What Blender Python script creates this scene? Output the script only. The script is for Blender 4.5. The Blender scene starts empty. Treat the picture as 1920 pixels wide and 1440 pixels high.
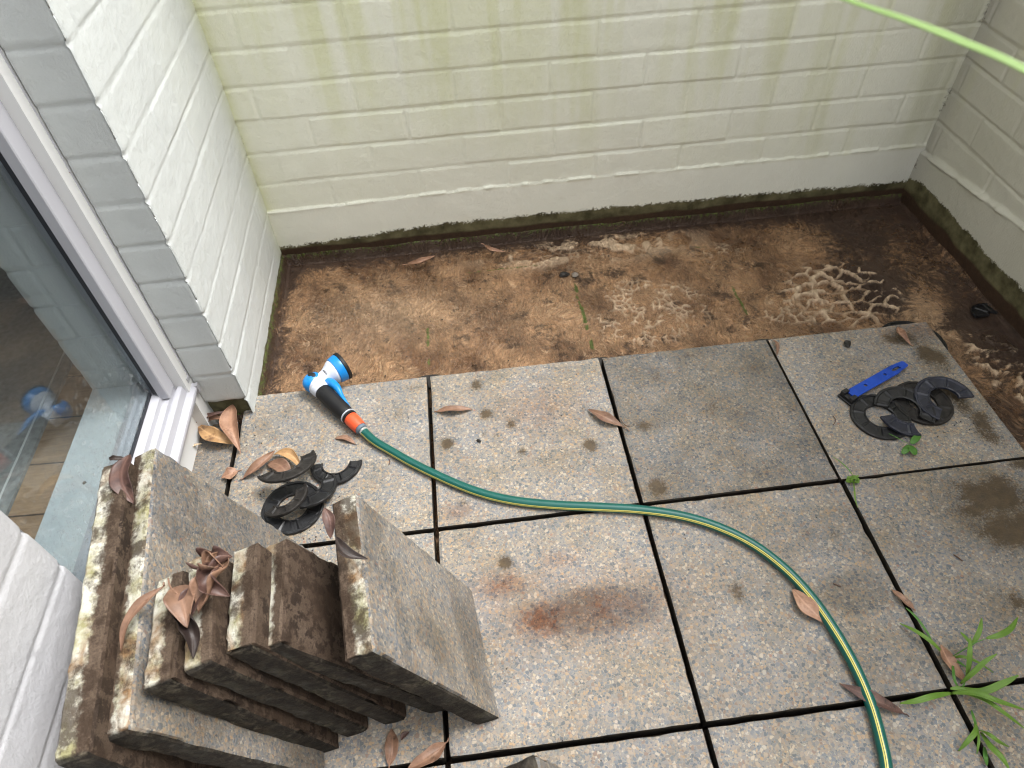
import bpy, math, random
import numpy as np
from mathutils import Vector, Matrix
random.seed(7)
sc = bpy.context.scene
C = sc.collection

# ------------------------------------------------------------------ camera
FPX = 1286.86
CAM = np.array([0.109516, -1.092761, 1.172590])
RX, RY, RZ = 0.726147455, 0.0359373024, -0.117647298
def rotm(rx, ry, rz):
    cx, sx, cy, sy, cz, sz = math.cos(rx), math.sin(rx), math.cos(ry), math.sin(ry), math.cos(rz), math.sin(rz)
    X = np.array([[1,0,0],[0,cx,-sx],[0,sx,cx]]); Y = np.array([[cy,0,sy],[0,1,0],[-sy,0,cy]]); Z = np.array([[cz,-sz,0],[sz,cz,0],[0,0,1]])
    return Z @ Y @ X
RM = rotm(RX, RY, RZ)
cd = bpy.data.cameras.new('camera'); cam = bpy.data.objects.new('camera', cd); C.objects.link(cam); sc.camera = cam
cam.matrix_world = Matrix.Translation(Vector(CAM)) @ Matrix(RM.tolist()).to_4x4()
cd.sensor_width = 36; cd.sensor_fit = 'HORIZONTAL'; cd.lens = FPX/1920*36; cd.clip_start = .02; cd.clip_end = 200
cd.dof.use_dof = True; cd.dof.focus_distance = 1.42; cd.dof.aperture_fstop = cd.lens/2.5   # about a 3 mm opening, as a phone has
sc.render.resolution_x = 1024; sc.render.resolution_y = 768

# ------------------------------------------------------------------ light
SUN_DIR = Vector((0.50, 0.12, 1.0)).normalized()       # towards the light
sun_el = math.asin(SUN_DIR.z); sun_az = math.atan2(SUN_DIR.x, SUN_DIR.y)
w = bpy.data.worlds.new('World'); sc.world = w; w.use_nodes = True
nt = w.node_tree; nt.nodes.clear()
sky = nt.nodes.new('ShaderNodeTexSky'); sky.sky_type = 'NISHITA'; sky.sun_disc = False
sky.sun_elevation = sun_el; sky.sun_rotation = sun_az; sky.dust_density = 4; sky.air_density = 1.0; sky.ozone_density = 1
hs = nt.nodes.new('ShaderNodeHueSaturation'); hs.inputs['Saturation'].default_value = .09
bg = nt.nodes.new('ShaderNodeBackground'); bg.inputs['Strength'].default_value = .15
wo = nt.nodes.new('ShaderNodeOutputWorld')
nt.links.new(sky.outputs[0], hs.inputs['Color']); nt.links.new(hs.outputs[0], bg.inputs[0]); nt.links.new(bg.outputs[0], wo.inputs[0])
sl = bpy.data.lights.new('sun', 'SUN'); sl.energy = 0.85; sl.angle = math.radians(20); sl.color = (1, .975, .94)
so = bpy.data.objects.new('sun', sl); C.objects.link(so); so.rotation_euler = SUN_DIR.to_track_quat('Z', 'Y').to_euler()
sc.view_settings.view_transform = 'Standard'; sc.view_settings.look = 'None'; sc.view_settings.gamma = 1
sc.view_settings.use_curve_mapping = False; sc.view_settings.exposure = 1.5
sc.cycles.filter_width = 1.15; sc.cycles.max_bounces = 8; sc.cycles.transparent_max_bounces = 12

# ------------------------------------------------------------------ helpers
def W(x, y, z=0.0):                                   # where the ray of a photo point meets the height z
    d = RM @ np.array([(x-960)/FPX, -(y-720)/FPX, -1.0]); return CAM + d*(z-CAM[2])/d[2]
def V(x, y, z=0.0): return Vector(W(x, y, z))
def far(x, y, t):                                     # a point t metres out along that ray
    d = RM @ np.array([(x-960)/FPX, -(y-720)/FPX, -1.0]); return Vector(CAM + d/np.linalg.norm(d)*t)

def _h(ix, iy, iz, seed):
    h = (ix.astype(np.int64)*374761393 + iy.astype(np.int64)*668265263 + iz.astype(np.int64)*2147483647 + seed*974634777) & 0xffffffff
    h = ((h ^ (h >> 13))*1274126177) & 0xffffffff
    h = ((h ^ (h >> 15))*2246822519) & 0xffffffff
    return ((h ^ (h >> 16)) & 0xffffff)/float(0xffffff)
def noise(x, y, z=0.0, seed=0):
    x, y, z = np.broadcast_arrays(np.asarray(x, float), np.asarray(y, float), np.asarray(z, float))
    ix, iy, iz = np.floor(x), np.floor(y), np.floor(z); fx, fy, fz = x-ix, y-iy, z-iz
    s = lambda t: t*t*(3-2*t); fx, fy, fz = s(fx), s(fy), s(fz); r = 0
    for a in (0, 1):
        for b in (0, 1):
            for c in (0, 1):
                r = r + _h(ix+a, iy+b, iz+c, seed)*(fx if a else 1-fx)*(fy if b else 1-fy)*(fz if c else 1-fz)
    return r
def fbm(x, y, z=0.0, o=4, seed=0, g=.5):
    r = 0; a = 1; t = 0
    for i in range(o):
        r = r + a*noise(np.asarray(x)*2**i, np.asarray(y)*2**i, np.asarray(z)*2**i, seed+i*17); t += a; a *= g
    return r/t
def sst(a, b, x):
    t = np.clip((x-a)/(b-a), 0, 1); return t*t*(3-2*t)

def link(o, parent=None):
    C.objects.link(o)
    if parent is not None: o.parent = parent
    return o
def tag(o, label=None, cat=None, group=None, kind=None):
    if label: o['label'] = label
    if cat: o['category'] = cat
    if group: o['group'] = group
    if kind: o['kind'] = kind
    return o
def empty(name, loc=(0,0,0), rot=None):
    o = bpy.data.objects.new(name, None); C.objects.link(o); o.location = loc; o.empty_display_size = .02
    if rot is not None: o.rotation_euler = rot
    return o
def mesh(name, verts, faces, mats, parent=None, mi=None, smooth=True, attrs=None):
    me = bpy.data.meshes.new(name)
    if isinstance(faces, np.ndarray):
        n = len(faces); k = faces.shape[1]
        me.vertices.add(len(verts)); me.vertices.foreach_set('co', np.asarray(verts, np.float32).ravel())
        me.loops.add(n*k); me.loops.foreach_set('vertex_index', faces.astype(np.int32).ravel())
        me.polygons.add(n); me.polygons.foreach_set('loop_start', np.arange(0, n*k, k, dtype=np.int32))
        me.update(calc_edges=True)
    else:
        me.from_pydata([tuple(v) for v in verts], [], faces)
    for m in (mats if isinstance(mats, (list, tuple)) else [mats]): me.materials.append(m)
    if mi is not None: me.polygons.foreach_set('material_index', np.asarray(mi, np.int32))
    me.polygons.foreach_set('use_smooth', np.full(len(me.polygons), smooth))
    for k, v in (attrs or {}).items():
        a = me.attributes.new(k, 'FLOAT', 'POINT'); a.data.foreach_set('value', np.asarray(v, np.float32).ravel())
    me.update()
    return link(bpy.data.objects.new(name, me), parent)
def gridfaces(nu, nv, off=0, flip=False):
    i = np.arange(nu-1)[:, None]*nv + np.arange(nv-1)[None, :] + off; i = i.ravel()
    f = np.stack([i, i+nv, i+nv+1, i+1], 1)
    return f[:, ::-1] if flip else f
class MB:                                             # collects simple solids for ONE mesh object
    def __init__(s): s.v = []; s.f = []; s.m = []
    def add(s, v, f, m=0):
        o = len(s.v); s.v += [tuple(a) for a in v]; s.f += [tuple(i+o for i in q) for q in f]; s.m += [m]*len(f)
    def box(s, a, b, m=0):
        x0, y0, z0 = a; x1, y1, z1 = b
        s.add([(x0,y0,z0),(x1,y0,z0),(x1,y1,z0),(x0,y1,z0),(x0,y0,z1),(x1,y0,z1),(x1,y1,z1),(x0,y1,z1)],
              [(0,3,2,1),(4,5,6,7),(0,1,5,4),(1,2,6,5),(2,3,7,6),(3,0,4,7)], m)
    def prism_y(s, prof, y0, y1, m=0):               # profile in x,z run along y
        n = len(prof); v = [(x, y0, z) for x, z in prof]+[(x, y1, z) for x, z in prof]
        s.add(v, [(i, (i+1) % n, (i+1) % n+n, i+n) for i in range(n)]+[tuple(range(n))[::-1], tuple(range(n, 2*n))], m)
    def prism_z(s, prof, z0, z1, m=0):               # profile in x,y run along z
        n = len(prof); v = [(x, y, z0) for x, y in prof]+[(x, y, z1) for x, y in prof]
        s.add(v, [(i, (i+1) % n, (i+1) % n+n, i+n) for i in range(n)]+[tuple(range(n))[::-1], tuple(range(n, 2*n))], m)
    def lathe(s, prof, seg=32, m=0, M=None):         # profile (radius, height) round local z
        v = []; f = []
        for r, z in prof:
            for k in range(seg):
                a = 2*math.pi*k/seg; p = Vector((r*math.cos(a), r*math.sin(a), z)); v.append(M @ p if M else p)
        for i in range(len(prof)-1):
            for k in range(seg):
                f.append((i*seg+k, i*seg+(k+1) % seg, (i+1)*seg+(k+1) % seg, (i+1)*seg+k))
        f.append(tuple(range(seg))[::-1]); f.append(tuple(range((len(prof)-1)*seg, len(prof)*seg)))
        s.add(v, f, m)
    def build(s, name, mats, parent=None, smooth=False, bevel=0, auto=None):
        o = mesh(name, s.v, s.f, mats, parent, s.m, smooth)
        import bmesh
        b = bmesh.new(); b.from_mesh(o.data); bmesh.ops.recalc_face_normals(b, faces=b.faces); b.to_mesh(o.data); b.free()
        if bevel:
            md = o.modifiers.new('bevel', 'BEVEL'); md.width = bevel; md.segments = 2; md.limit_method = 'ANGLE'; md.angle_limit = math.radians(35)
        if auto is not None:
            try: o.data.set_sharp_from_angle(angle=math.radians(auto))
            except Exception: pass
        return o
def axisM(a, b, up=(0,0,1)):                          # local z runs from a to b
    a, b = Vector(a), Vector(b); z = (b-a).normalized(); x = Vector(up).cross(z)
    if x.length < 1e-4: x = Vector((1,0,0))
    x.normalize(); y = z.cross(x)
    return Matrix.Translation(a) @ Matrix((x, y, z)).transposed().to_4x4()
def spline(P, n):
    P = [np.array(p, float) for p in P]; P = [2*P[0]-P[1]]+P+[2*P[-1]-P[-2]]; out = []
    for i in range(1, len(P)-2):
        for k in range(n):
            t = k/n; a, b, c, d = P[i-1:i+3]
            out.append(.5*((2*b)+(-a+c)*t+(2*a-5*b+4*c-d)*t*t+(-a+3*b-3*c+d)*t**3))
    out.append(P[-2]); return np.array(out)
def tube(path, r, seg=12, name='tube', mats=None, parent=None, matf=None, frame_up=(0,0,1), caps=True):
    path = [Vector(p) for p in path]; n = len(path); v = []; f = []; mi = []
    rr = r if hasattr(r, '__len__') else [r]*n
    for i, p in enumerate(path):
        t = (path[min(i+1, n-1)]-path[max(i-1, 0)]).normalized(); sd = t.cross(Vector(frame_up))
        if sd.length < 1e-3: sd = t.cross(Vector((1,0,0)))
        sd.normalize(); u = sd.cross(t)
        for k in range(seg):
            a = 2*math.pi*k/seg; v.append(p+(sd*math.cos(a)+u*math.sin(a))*rr[i])
    for i in range(n-1):
        for k in range(seg):
            f.append((i*seg+k, (i+1)*seg+k, (i+1)*seg+(k+1) % seg, i*seg+(k+1) % seg)); mi.append(matf(k, i) if matf else 0)
    if caps:
        f.append(tuple(range(seg))); f.append(tuple(range((n-1)*seg, n*seg))[::-1]); mi += [0, 0]
    return v, f, mi

# ------------------------------------------------------------------ materials
class NM:
    def __init__(s, name, rough=.6, spec=.5, metal=0):
        s.m = bpy.data.materials.new(name); s.m.use_nodes = True; s.t = s.m.node_tree; s.b = s.t.nodes['Principled BSDF']
        s.b.inputs['Roughness'].default_value = rough; s.b.inputs['Metallic'].default_value = metal
        s.b.inputs['Specular IOR Level'].default_value = spec
    def n(s, typ, ins=None, **kw):
        d = s.t.nodes.new('ShaderNode'+typ)
        for k, v in kw.items(): setattr(d, k, v)
        for k, v in (ins or {}).items(): s.set(d.inputs[k], v)
        return d
    def set(s, sock, v):
        if hasattr(v, 'is_output') or isinstance(v, bpy.types.NodeSocket): s.t.links.new(v, sock)
        elif isinstance(v, bpy.types.Node): s.t.links.new(v.outputs[0], sock)
        else:
            if sock.type == 'RGBA' and len(v) == 3: v = (*v, 1)
            sock.default_value = v
    def mix(s, f, a, b, mode='MIX'):
        d = s.t.nodes.new('ShaderNodeMix'); d.data_type = 'RGBA'; d.blend_type = mode
        s.set(d.inputs[0], f); s.set(d.inputs[6], a); s.set(d.inputs[7], b); return d.outputs[2]
    def math(s, op, a, b=None, c=None, clamp=False):
        d = s.t.nodes.new('ShaderNodeMath'); d.operation = op; d.use_clamp = clamp
        s.set(d.inputs[0], a)
        if b is not None: s.set(d.inputs[1], b)
        if c is not None: s.set(d.inputs[2], c)
        return d.outputs[0]
    def ramp(s, f, stops, interp='LINEAR'):
        d = s.t.nodes.new('ShaderNodeValToRGB'); s.set(d.inputs[0], f); e = d.color_ramp; e.interpolation = interp
        while len(e.elements) < len(stops): e.elements.new(.5)
        for el, (p, c) in zip(e.elements, stops):
            el.position = p; el.color = (c, c, c, 1) if not hasattr(c, '__len__') else (*c[:3], 1)
        return d.outputs[0]
    def noise(s, vec, scale, detail=4, rough=.55, dist=0):
        return s.n('TexNoise', {'Vector': vec, 'Scale': scale, 'Detail': detail, 'Roughness': rough, 'Distortion': dist}).outputs[0]
    def attr(s, name): return s.n('Attribute', attribute_name=name).outputs['Fac']
    def base(s, c): s.set(s.b.inputs['Base Color'], c)
    def bump(s, h, strength=.5, dist=.002, prev=None):
        d = s.n('Bump', {'Height': h, 'Strength': strength, 'Distance': dist})
        if prev is not None: s.set(d.inputs['Normal'], prev)
        s.set(s.b.inputs['Normal'], d.outputs[0]); return d.outputs[0]
    def pos(s): return s.n('NewGeometry').outputs['Position']
    def obj(s, rnd=0):
        o = s.n('TexCoord').outputs['Object']
        if not rnd: return o
        r = s.math('MULTIPLY', s.n('ObjectInfo').outputs['Random'], rnd)
        return s.n('VectorMath', {0: o, 1: r}, operation='ADD').outputs[0]

def plain(name, col, rough=.5, spec=.5, metal=0, var=.0, scale=60, bump=0, bscale=400):
    k = NM(name, rough, spec, metal); o = k.obj(5)
    if var: k.base(k.mix(k.ramp(k.noise(o, scale, 5), [(.3, 0), (.7, 1)]), tuple(c*(1-var) for c in col), tuple(min(1, c*(1+var)) for c in col)))
    else: k.base(col)
    if bump: k.bump(k.noise(o, bscale, 4), bump, .001)
    return k.m

def stones(k, o):
    """exposed aggregate: coloured stone chips of mixed sizes in pale cement; returns colour and height"""
    wv = k.n('VectorMath', {0: o, 1: k.n('VectorMath', {0: k.n('TexNoise', {'Vector': o, 'Scale': 260., 'Detail': 2.}).outputs['Color'], 3: .0016}, operation='SCALE').outputs[0]}, operation='ADD').outputs[0]
    pal = [(0, (.13,.155,.19)), (.13, (.21,.235,.265)), (.26, (.33,.315,.30)), (.38, (.42,.345,.275)), (.5, (.31,.265,.225)), (.6, (.50,.40,.30)),
           (.7, (.55,.385,.235)), (.78, (.24,.25,.27)), (.86, (.66,.56,.44)), (.92, (.33,.225,.175)), (.97, (.60,.55,.46))]
    out = []
    for sc_, rn in ((180., .9), (330., 1.)):
        v = k.n('TexVoronoi', {'Vector': wv, 'Scale': sc_, 'Randomness': rn}); e = k.n('TexVoronoi', {'Vector': wv, 'Scale': sc_, 'Randomness': rn}, feature='DISTANCE_TO_EDGE')
        r = k.n('SeparateColor', {0: v.outputs['Color']})
        out.append((k.ramp(r.outputs[0], pal, 'CONSTANT'), k.ramp(e.outputs[0], [(.03, 0), (.13, 1)]), r.outputs[1]))
    (c1, e1, s1), (c2, e2, s2) = out
    cement = k.mix(k.noise(o, 900, 2), (.30,.285,.25), (.44,.41,.35))
    fine = k.mix(e2, cement, c2)
    big = k.math('MULTIPLY', e1, k.math('GREATER_THAN', s1, .38))
    v3 = k.n('TexVoronoi', {'Vector': wv, 'Scale': 118., 'Randomness': 1.}); s3 = k.n('SeparateColor', {0: v3.outputs['Color']})
    peb = k.math('MULTIPLY', k.math('GREATER_THAN', s3.outputs[0], .91), k.ramp(v3.outputs['Distance'], [(.27, 1), (.34, 0)]))
    pc = k.ramp(s3.outputs[1], [(0, (.62,.51,.35)), (.3, (.56,.37,.20)), (.5, (.16,.19,.24)), (.75, (.66,.55,.45)), (.9, (.42,.22,.16))], 'CONSTANT')
    return k.mix(peb, k.mix(big, fine, c1), pc), k.math('ADD', k.math('MULTIPLY', big, .7), k.math('MULTIPLY', e2, .3))

def paver_top():
    k = NM('exposed_aggregate', .7, .35); o = k.obj(37); p = k.pos()
    col, h = stones(k, o)
    rnd = k.n('ObjectInfo').outputs['Random']
    col = k.mix(1.0, col, k.ramp(rnd, [(0, (.86,.85,.84)), (.5, (1,.985,.96)), (1, (.93,.94,.95))]), 'MULTIPLY')
    col = k.mix(.24, col, (.315,.30,.268))
    blot = k.ramp(k.noise(p, 9, 6, .6), [(.40, 0), (.70, 1)])
    col = k.mix(k.math('MULTIPLY', blot, .55), col, (.80,.68,.47), 'MULTIPLY')
    col = k.mix(k.math('MULTIPLY', k.ramp(k.noise(p, 3.1, 3), [(.42, 0), (.62, 1)]), .35), col, (.78,.82,.90), 'MULTIPLY')
    col = k.mix(k.math('MULTIPLY', k.attr('rust'), k.ramp(k.noise(p, 45, 5, .7), [(.3, .35), (.62, 1.15)]), clamp=True), col, (.54,.27,.165), 'MULTIPLY')
    col = k.mix(k.math('MULTIPLY', k.attr('wet'), .9, clamp=True), col, (.46,.465,.47), 'MULTIPLY')
    n2 = k.noise(p, 170, 4, .7)
    d0 = k.attr('dirt'); d = k.ramp(k.math('ADD', k.math('MULTIPLY', d0, .85), k.math('MULTIPLY', k.math('SUBTRACT', k.noise(p, 210, 6, .78), .5), 1.5)), [(.34, 0), (.72, .92)])
    d = k.math('MULTIPLY', d, k.ramp(d0, [(.05, 0), (.22, 1)]))
    d = k.math('MAXIMUM', d, k.math('MULTIPLY', d0, .35), clamp=True)
    col = k.mix(d, col, k.mix(k.noise(p, 60, 3), (.035,.023,.012), (.12,.08,.038)))
    col = k.mix(1.0, col, (.86,.865,.875), 'MULTIPLY')
    k.base(col)
    k.set(k.b.inputs['Roughness'], k.ramp(k.noise(p, 22, 4), [(.3, .5), (.7, .85)]))
    k.bump(h, .55, .0012)
    return k.m

def grime_edge(name, yellow=1.):
    """cut side of a slab: pale facing layer on one side, gritty brown backing on the other, stains over both"""
    k = NM(name, .8, .3); o = k.obj(23); lay = k.attr('layer')          # 0 at the facing side, 1 at the back
    n1 = k.noise(o, 26, 5, .65); n2 = k.noise(o, 90, 5, .7); n3 = k.noise(o, 420, 3)
    pale = k.mix(k.ramp(n1, [(.44, 0), (.64, 1)]), (.54,.52,.445), (.25,.235,.12))
    pale = k.mix(k.ramp(k.noise(o, 14, 4, .6, 1.2), [(.50, 0), (.66, 1)]), pale, (.20,.12,.06))
    back = k.mix(n3, (.018,.011,.007), (.15,.105,.072))
    f = k.math('ADD', lay, k.math('MULTIPLY', k.math('SUBTRACT', n2, .5), .7))
    col = k.mix(k.ramp(f, [(.46, 0), (.62, 1)]), pale, back)
    spl = k.ramp(k.noise(o, 20, 7, .75), [(.47, 0), (.57, 1)])
    col = k.mix(k.math('MULTIPLY', spl, .85), col, (.030,.017,.009))
    col = k.mix(k.math('MULTIPLY', k.attr('grime_shade'), k.ramp(k.noise(o, 34, 5, .7), [(.25, .85), (.6, 1)])), col,
                k.mix(k.ramp(n2, [(.45, 0), (.72, 1)]), (.007,.005,.003), k.mix(k.ramp(n1, [(.5, 0), (.68, 1)]), (.035,.027,.018), (.14,.12,.085))))
    k.base(col); k.bump(k.math('ADD', n2, k.math('MULTIPLY', n3, .5)), .8, .003)
    return k.m
def underside():
    k = NM('slab_underside', .8, .3); o = k.obj(19)
    n = k.noise(o, 60, 6, .75); n3 = k.noise(o, 500, 3)
    col = k.mix(n3, (.04,.026,.017), (.155,.112,.08))
    col = k.mix(k.ramp(n, [(.485, 0), (.53, 1)]), col, (.010,.006,.004))
    col = k.mix(k.ramp(k.noise(o, 14, 3), [(.3, .2), (.65, .85)]), col, (.05,.03,.018))
    k.base(col); k.bump(k.math('ADD', n, k.math('MULTIPLY', n3, .4)), .9, .004); return k.m

def paint_mat(name, white, cream):
    k = NM(name, .55, .35); p = k.pos()
    n = k.noise(p, 5, 4); f = k.noise(p, 60, 5, .7)
    col = k.mix(k.ramp(n, [(.3, 0), (.7, 1)]), white, cream)
    alg = k.math('MULTIPLY', k.attr('algae'), k.ramp(f, [(.3, .7), (.7, 1)]), clamp=True)
    col = k.mix(k.math('MULTIPLY', alg, .68), col, (.60,.62,.30))
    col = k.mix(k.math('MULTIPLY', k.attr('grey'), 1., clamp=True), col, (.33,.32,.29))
    edge = k.math('ADD', k.attr('moss'), k.math('MULTIPLY', k.math('SUBTRACT', k.noise(p, 150, 5, .75), .5), .9))
    m = k.ramp(edge, [(.44, 0), (.54, 1)])
    mc = k.mix(k.ramp(k.noise(p, 25, 5), [(.35, 0), (.65, 1)]), (.045,.041,.018), (.15,.135,.07))
    mc = k.mix(k.ramp(k.attr('wetbrown'), [(.35, 0), (.65, 1)]), mc, k.mix(k.noise(p, 90, 5, .7), (.014,.008,.005), (.075,.042,.024)))
    col = k.mix(m, col, mc)
    sp = k.ramp(k.math('ADD', k.attr('speck'), k.math('MULTIPLY', k.math('SUBTRACT', k.noise(p, 120, 4, .6), .5), 1.6)), [(.62, 0), (1.0, .9)])
    col = k.mix(sp, col, (.045,.035,.028))
    k.base(col)
    st = k.n('Mapping', {'Vector': p, 'Rotation': (.6, .5, 0), 'Scale': (1, 1, .45)})
    b = k.bump(k.noise(st, 300, 5, .7), .6, .0022)
    k.bump(k.noise(p, 45, 4), .4, .004, b)
    return k.m

def membrane_mat():
    k = NM('old_roof_membrane', .55, .4); p = k.pos()
    wp = k.n('VectorMath', {0: p, 1: k.n('VectorMath', {0: k.n('TexNoise', {'Vector': p, 'Scale': 7., 'Detail': 2.}).outputs['Color'], 3: .16}, operation='SCALE').outputs[0]}, operation='ADD').outputs[0]
    fib = k.mix(.55, k.noise(k.n('Mapping', {'Vector': wp, 'Scale': (2.0, .8, 1)}), 110, 5, .7, .5), k.noise(p, 95, 9, .8))
    fine = k.noise(p, 420, 3)
    big = k.noise(p, 6.5, 5, .62)
    lo = k.mix(k.ramp(big, [(.40, 0), (.58, 1)]), (.036,.017,.008), (.105,.050,.023)); hi = k.mix(k.ramp(big, [(.40, 0), (.58, 1)]), (.17,.082,.036), (.42,.245,.125))
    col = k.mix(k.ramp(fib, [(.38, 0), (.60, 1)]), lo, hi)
    rl = k.noise(k.n('Mapping', {'Vector': wp, 'Scale': (1.9, .6, 1), 'Location': (3, 2, 0)}), 46, 3, .6, 1.4)
    rid = k.ramp(k.math('ABSOLUTE', k.math('SUBTRACT', rl, .5)), [(0, 1), (.05, 0)])
    rid = k.math('MULTIPLY', rid, k.ramp(k.noise(p, 9, 4), [(.36, .2), (.52, 1)]))
    col = k.mix(rid, col, k.mix(.35, hi, (.62,.46,.31)))
    col = k.mix(k.ramp(k.noise(p, 17, 7, .78), [(.545, 0), (.62, .85)]), col, (.030,.015,.008))
    col = k.mix(k.ramp(k.noise(p, 210, 3, .6), [(.66, 0), (.70, .85)]), col, (.025,.015,.010))
    col = k.mix(k.math('MULTIPLY', k.attr('pale'), k.ramp(fine, [(.3, .8), (.6, 1)]), clamp=True), col, (.64,.48,.325))
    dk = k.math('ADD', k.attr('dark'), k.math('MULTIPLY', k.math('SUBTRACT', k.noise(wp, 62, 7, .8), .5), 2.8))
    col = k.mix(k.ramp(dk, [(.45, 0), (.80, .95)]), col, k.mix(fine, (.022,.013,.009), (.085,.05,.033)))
    ms = k.ramp(k.math('ADD', k.attr('moss'), k.math('MULTIPLY', k.math('SUBTRACT', k.noise(p, 110, 5, .7), .5), 1.2)), [(.5, 0), (.68, 1)])
    col = k.mix(ms, col, k.mix(fine, (.045,.06,.012), (.12,.15,.03)))
    k.base(col)
    k.set(k.b.inputs['Roughness'], k.ramp(k.noise(p, 14, 4), [(.38, .22), (.62, .6)]))
    b = k.bump(k.math('ADD', k.math('ADD', fib, k.math('MULTIPLY', rid, .6)), k.math('MULTIPLY', fine, .35)), 1., .004)
    return k.m

M_JOINT = plain('damp_joint_side', (.018,.014,.009), .8, .3, 0, .6, 60, .6, 300); M_AGG = paver_top(); M_EDGE = grime_edge('slab_side'); M_UNDER = underside()
M_BACKW = paint_mat('cream_paint', (.82,.82,.735), (.86,.86,.77)); M_LEFTW = paint_mat('white_paint', (.565,.59,.585), (.60,.625,.615))
M_RIGHTW = paint_mat('dull_cream_paint', (.50,.49,.415), (.57,.555,.475)); M_NEARW = paint_mat('bright_white_paint', (.48,.48,.50), (.51,.51,.525))
M_MEMB = membrane_mat()
M_ALU = plain('white_aluminium', (.44,.44,.475), .35, .5, 0, .03, 12)
M_ALUG = plain('grey_white_aluminium', (.38,.38,.40), .4, .5, 0, .03, 12)
M_GASK = plain('black_rubber_gasket', (.02,.022,.028), .5)
M_RING = plain('black_plastic', (.0075,.0075,.0085), .42, .5, 0, .5, 40, .5, 300)
M_RINGW = plain('wet_blue_black_plastic', (.017,.019,.032), .3, .6, 0, .4, 60, .5, 300)
M_RINGD = plain('dirty_black_plastic', (.017,.0145,.0125), .6, .4, 0, .7, 70, .6, 250)

# ------------------------------------------------------------------ setting: membrane floor
ZM = -.036; XL, YW, XR = -.39224, .53210, 1.42616; G = .405; YP = -.054
def vor(x, y, cell, seed, jit=.9):
    """distance to the nearest cell edge (F2-F1) of a jittered grid"""
    gx, gy = np.floor(x/cell), np.floor(y/cell); d1 = np.full(x.shape, 9.); d2 = d1.copy()
    for a in (-1, 0, 1):
        for b in (-1, 0, 1):
            cx, cy = gx+a, gy+b; z = np.zeros_like(cx)
            px = (cx+.5+jit*(_h(cx, cy, z, seed)-.5))*cell; py = (cy+.5+jit*(_h(cx, cy, z, seed+5)-.5))*cell
            d = np.hypot(x-px, y-py); m = d < d1; d2 = np.where(m, d1, np.minimum(d2, d)); d1 = np.where(m, d, d1)
    return d2-d1
def blob(x, y, cx, cy, rx, ry, soft=1.):
    return np.exp(-(((x-cx)/rx)**2+((y-cy)/ry)**2)**(1.3)*soft)
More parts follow.
